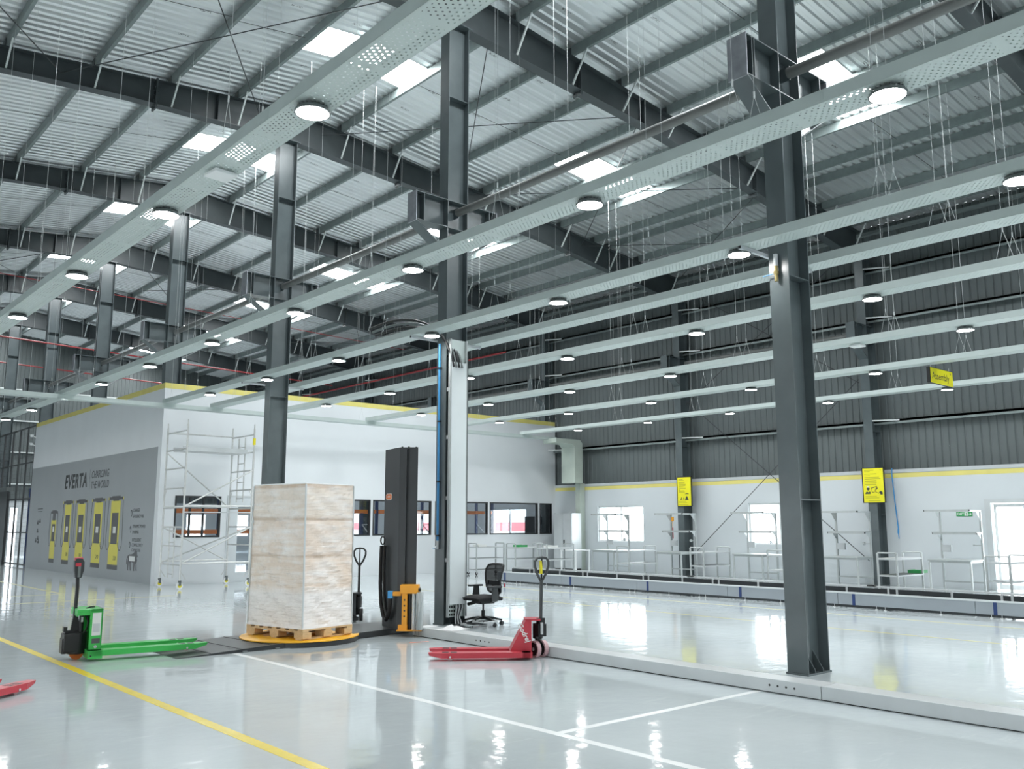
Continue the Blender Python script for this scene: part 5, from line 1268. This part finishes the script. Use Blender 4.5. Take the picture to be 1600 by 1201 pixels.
t = thing('fire_extinguisher', 'red fire extinguisher hanging on the white wall left of the load', 'fire extinguisher', (11.60, YO - 0.09, 0.80))
MB().lathe([(0.0, 0.0), (0.07, 0.0), (0.078, 0.02), (0.078, 0.38), (0.06, 0.44), (0.025, 0.46), (0.025, 0.48), (0, 0.48)], 18).build('cylinder', M['red'], t, smooth=True)
MB().lathe([(0.079, 0.10), (0.079, 0.28)], 18).build('label_band', M['chwhite'], t)
MB().lathe([(0.0795, 0.06), (0.0795, 0.085)], 18).build('yellow_band', M['yellow'], t)
MB().box(-0.05, -0.015, 0.48, 0.05, 0.015, 0.51).build('valve_handle', M['black'], t)
MB().tube([(0.02, 0, 0.49), (-0.05, -0.03, 0.58), (-0.16, -0.05, 0.62), (-0.24, -0.05, 0.68)], 0.012, 6).build('discharge_hose', M['black'], t, smooth=True)

# ------------------------------------------------------------------ racking behind the enclosure windows
def rack(x, y, nb, label, zs=(1.38, 2.02)):
    t = thing('pallet_rack', label, 'rack', (x, y, 0), 0, 'pallet racks inside the enclosure'); L = 2.7
    for i in range(nb + 1):
        f = MB()
        for yy in (0, 1.0): f.box(i * L - 0.045, yy - 0.04, 0, i * L + 0.045, yy + 0.04, 3.6)
        fo = f.build('rack_frame', M['blue'], t)
        for q in range(5):
            MB().beam((i * L, 0.04, 0.3 + q * 0.65), (i * L, 0.96, 0.3 + (q + 1) * 0.65) if q % 2 else (i * L, 0.96, 0.3 + q * 0.65), 0.03, 0.03).build('frame_lacing', M['lightgrey'], fo)
    for i in range(nb):
        for z in zs:
            for yy in (-0.03, 1.03): MB().box(i * L + 0.05, yy - 0.022, z - 0.06, (i + 1) * L - 0.05, yy + 0.022, z + 0.06).build('rack_beam', M['rackorange'], t)
    return t
rack(9.4, 27.2, 2, 'blue and orange pallet rack seen through the leftmost enclosure window')
rack(15.0, 27.6, 3, 'blue and orange pallet rack seen through the windows right of the load', (2.06,))
t = thing('dark_machine', 'dark upright equipment standing behind the rightmost enclosure windows', 'machine', (23.0, 24.95, 0))
MB().box(0, 0, 0, 0.6, 0.6, 1.9).build('machine_body', M['charcoal'], t, bevel=0.02)
MB().box(0.1, -0.01, 1.2, 0.5, 0.0, 1.6).build('machine_panel', M['lightgrey'], t)

# ------------------------------------------------------------------ mesh partition at the far left
t = thing('mesh_partition', 'tall black mesh partition at the far left, beyond the grey mural wall', 'partition', (XO + 0.05, 38.1, 0))
for y in (0.15, 1.35, 2.55, 3.75, 5.2, 7.0): MB().box(-0.03, y - 0.03, 0, 0.03, y + 0.03, 5.45).build('fence_post', M['rod'], t)
for z in (0.08, 1.3, 2.6, 4.0, 5.42): MB().box(-0.025, 0.1, z - 0.025, 0.025, 7.0, z + 0.025).build('fence_rail', M['rod'], t)
g = MB()
for i in range(46): g.box(-0.002, 0.15 + i * 0.15, 0.1, 0.002, 0.154 + i * 0.15, 5.4)
for i in range(34): g.box(-0.002, 0.15, 0.1 + i * 0.16, 0.002, 7.0, 0.104 + i * 0.16)
g.build('wire_mesh', M['rod'], t)['kind'] = 'stuff'
t = thing('dark_shutter_box', 'dark closed shutter panel at the far left picture edge', 'shutter', (8.66, 41.0, 0))
MB().box(0, 0, 0, 0.06, 3.4, 2.95).build('shutter_panel', M['charcoal'], t)
MB().box(-0.05, -0.05, 2.95, 0.2, 3.5, 3.1).build('shutter_head', M['lampcase'], t)
t = thing('blue_rack_frame', 'dark blue rack upright standing just behind the partition', 'rack', (9.6, 40.4, 0))
MB().box(-0.05, -0.05, 0, 0.05, 0.05, 3.1).box(-0.05, 0.9, 0, 0.05, 1.0, 3.1).build('rack_upright', M['blue'], t)
for q in range(4): MB().beam((0, 0, 0.3 + 0.7 * q), (0, 0.95, 0.65 + 0.7 * q), 0.03, 0.03).build('frame_lacing', M['lightgrey'], t)
t = thing('floodlight', 'pair of small white floodlights on the top left corner of the mural wall', 'floodlight', (XO - 0.02, 38.0, 4.6))
for z in (0.0, 0.32):
    MB().tube([(0.02, 0, z), (-0.10, 0.05, z + 0.06)], 0.015, 6).build('light_arm', M['white'], t)
    MB().lathe([(0.0, 0.0), (0.05, 0.0), (0.075, 0.09), (0.0, 0.09)], 12, (-0.12, 0.07, z + 0.02)).build('light_head', M['white'], t)

# low white building with a red band, seen through a side window
t = thing('outside_building', 'white building with a red band seen through the side window glass', 'building', (42, 43.5, -0.15))
MB().box(0, 0, 0, 6, 40, 5.5).build('building_wall', M['wallside'], t)
MB().box(-0.05, 0, 1.3, 0, 40, 1.9).build('red_band', M['redprint'], t)
MB().box(-0.3, -0.3, 5.5, 6.3, 40.3, 5.8).build('building_roof', M['lightgrey'], t)
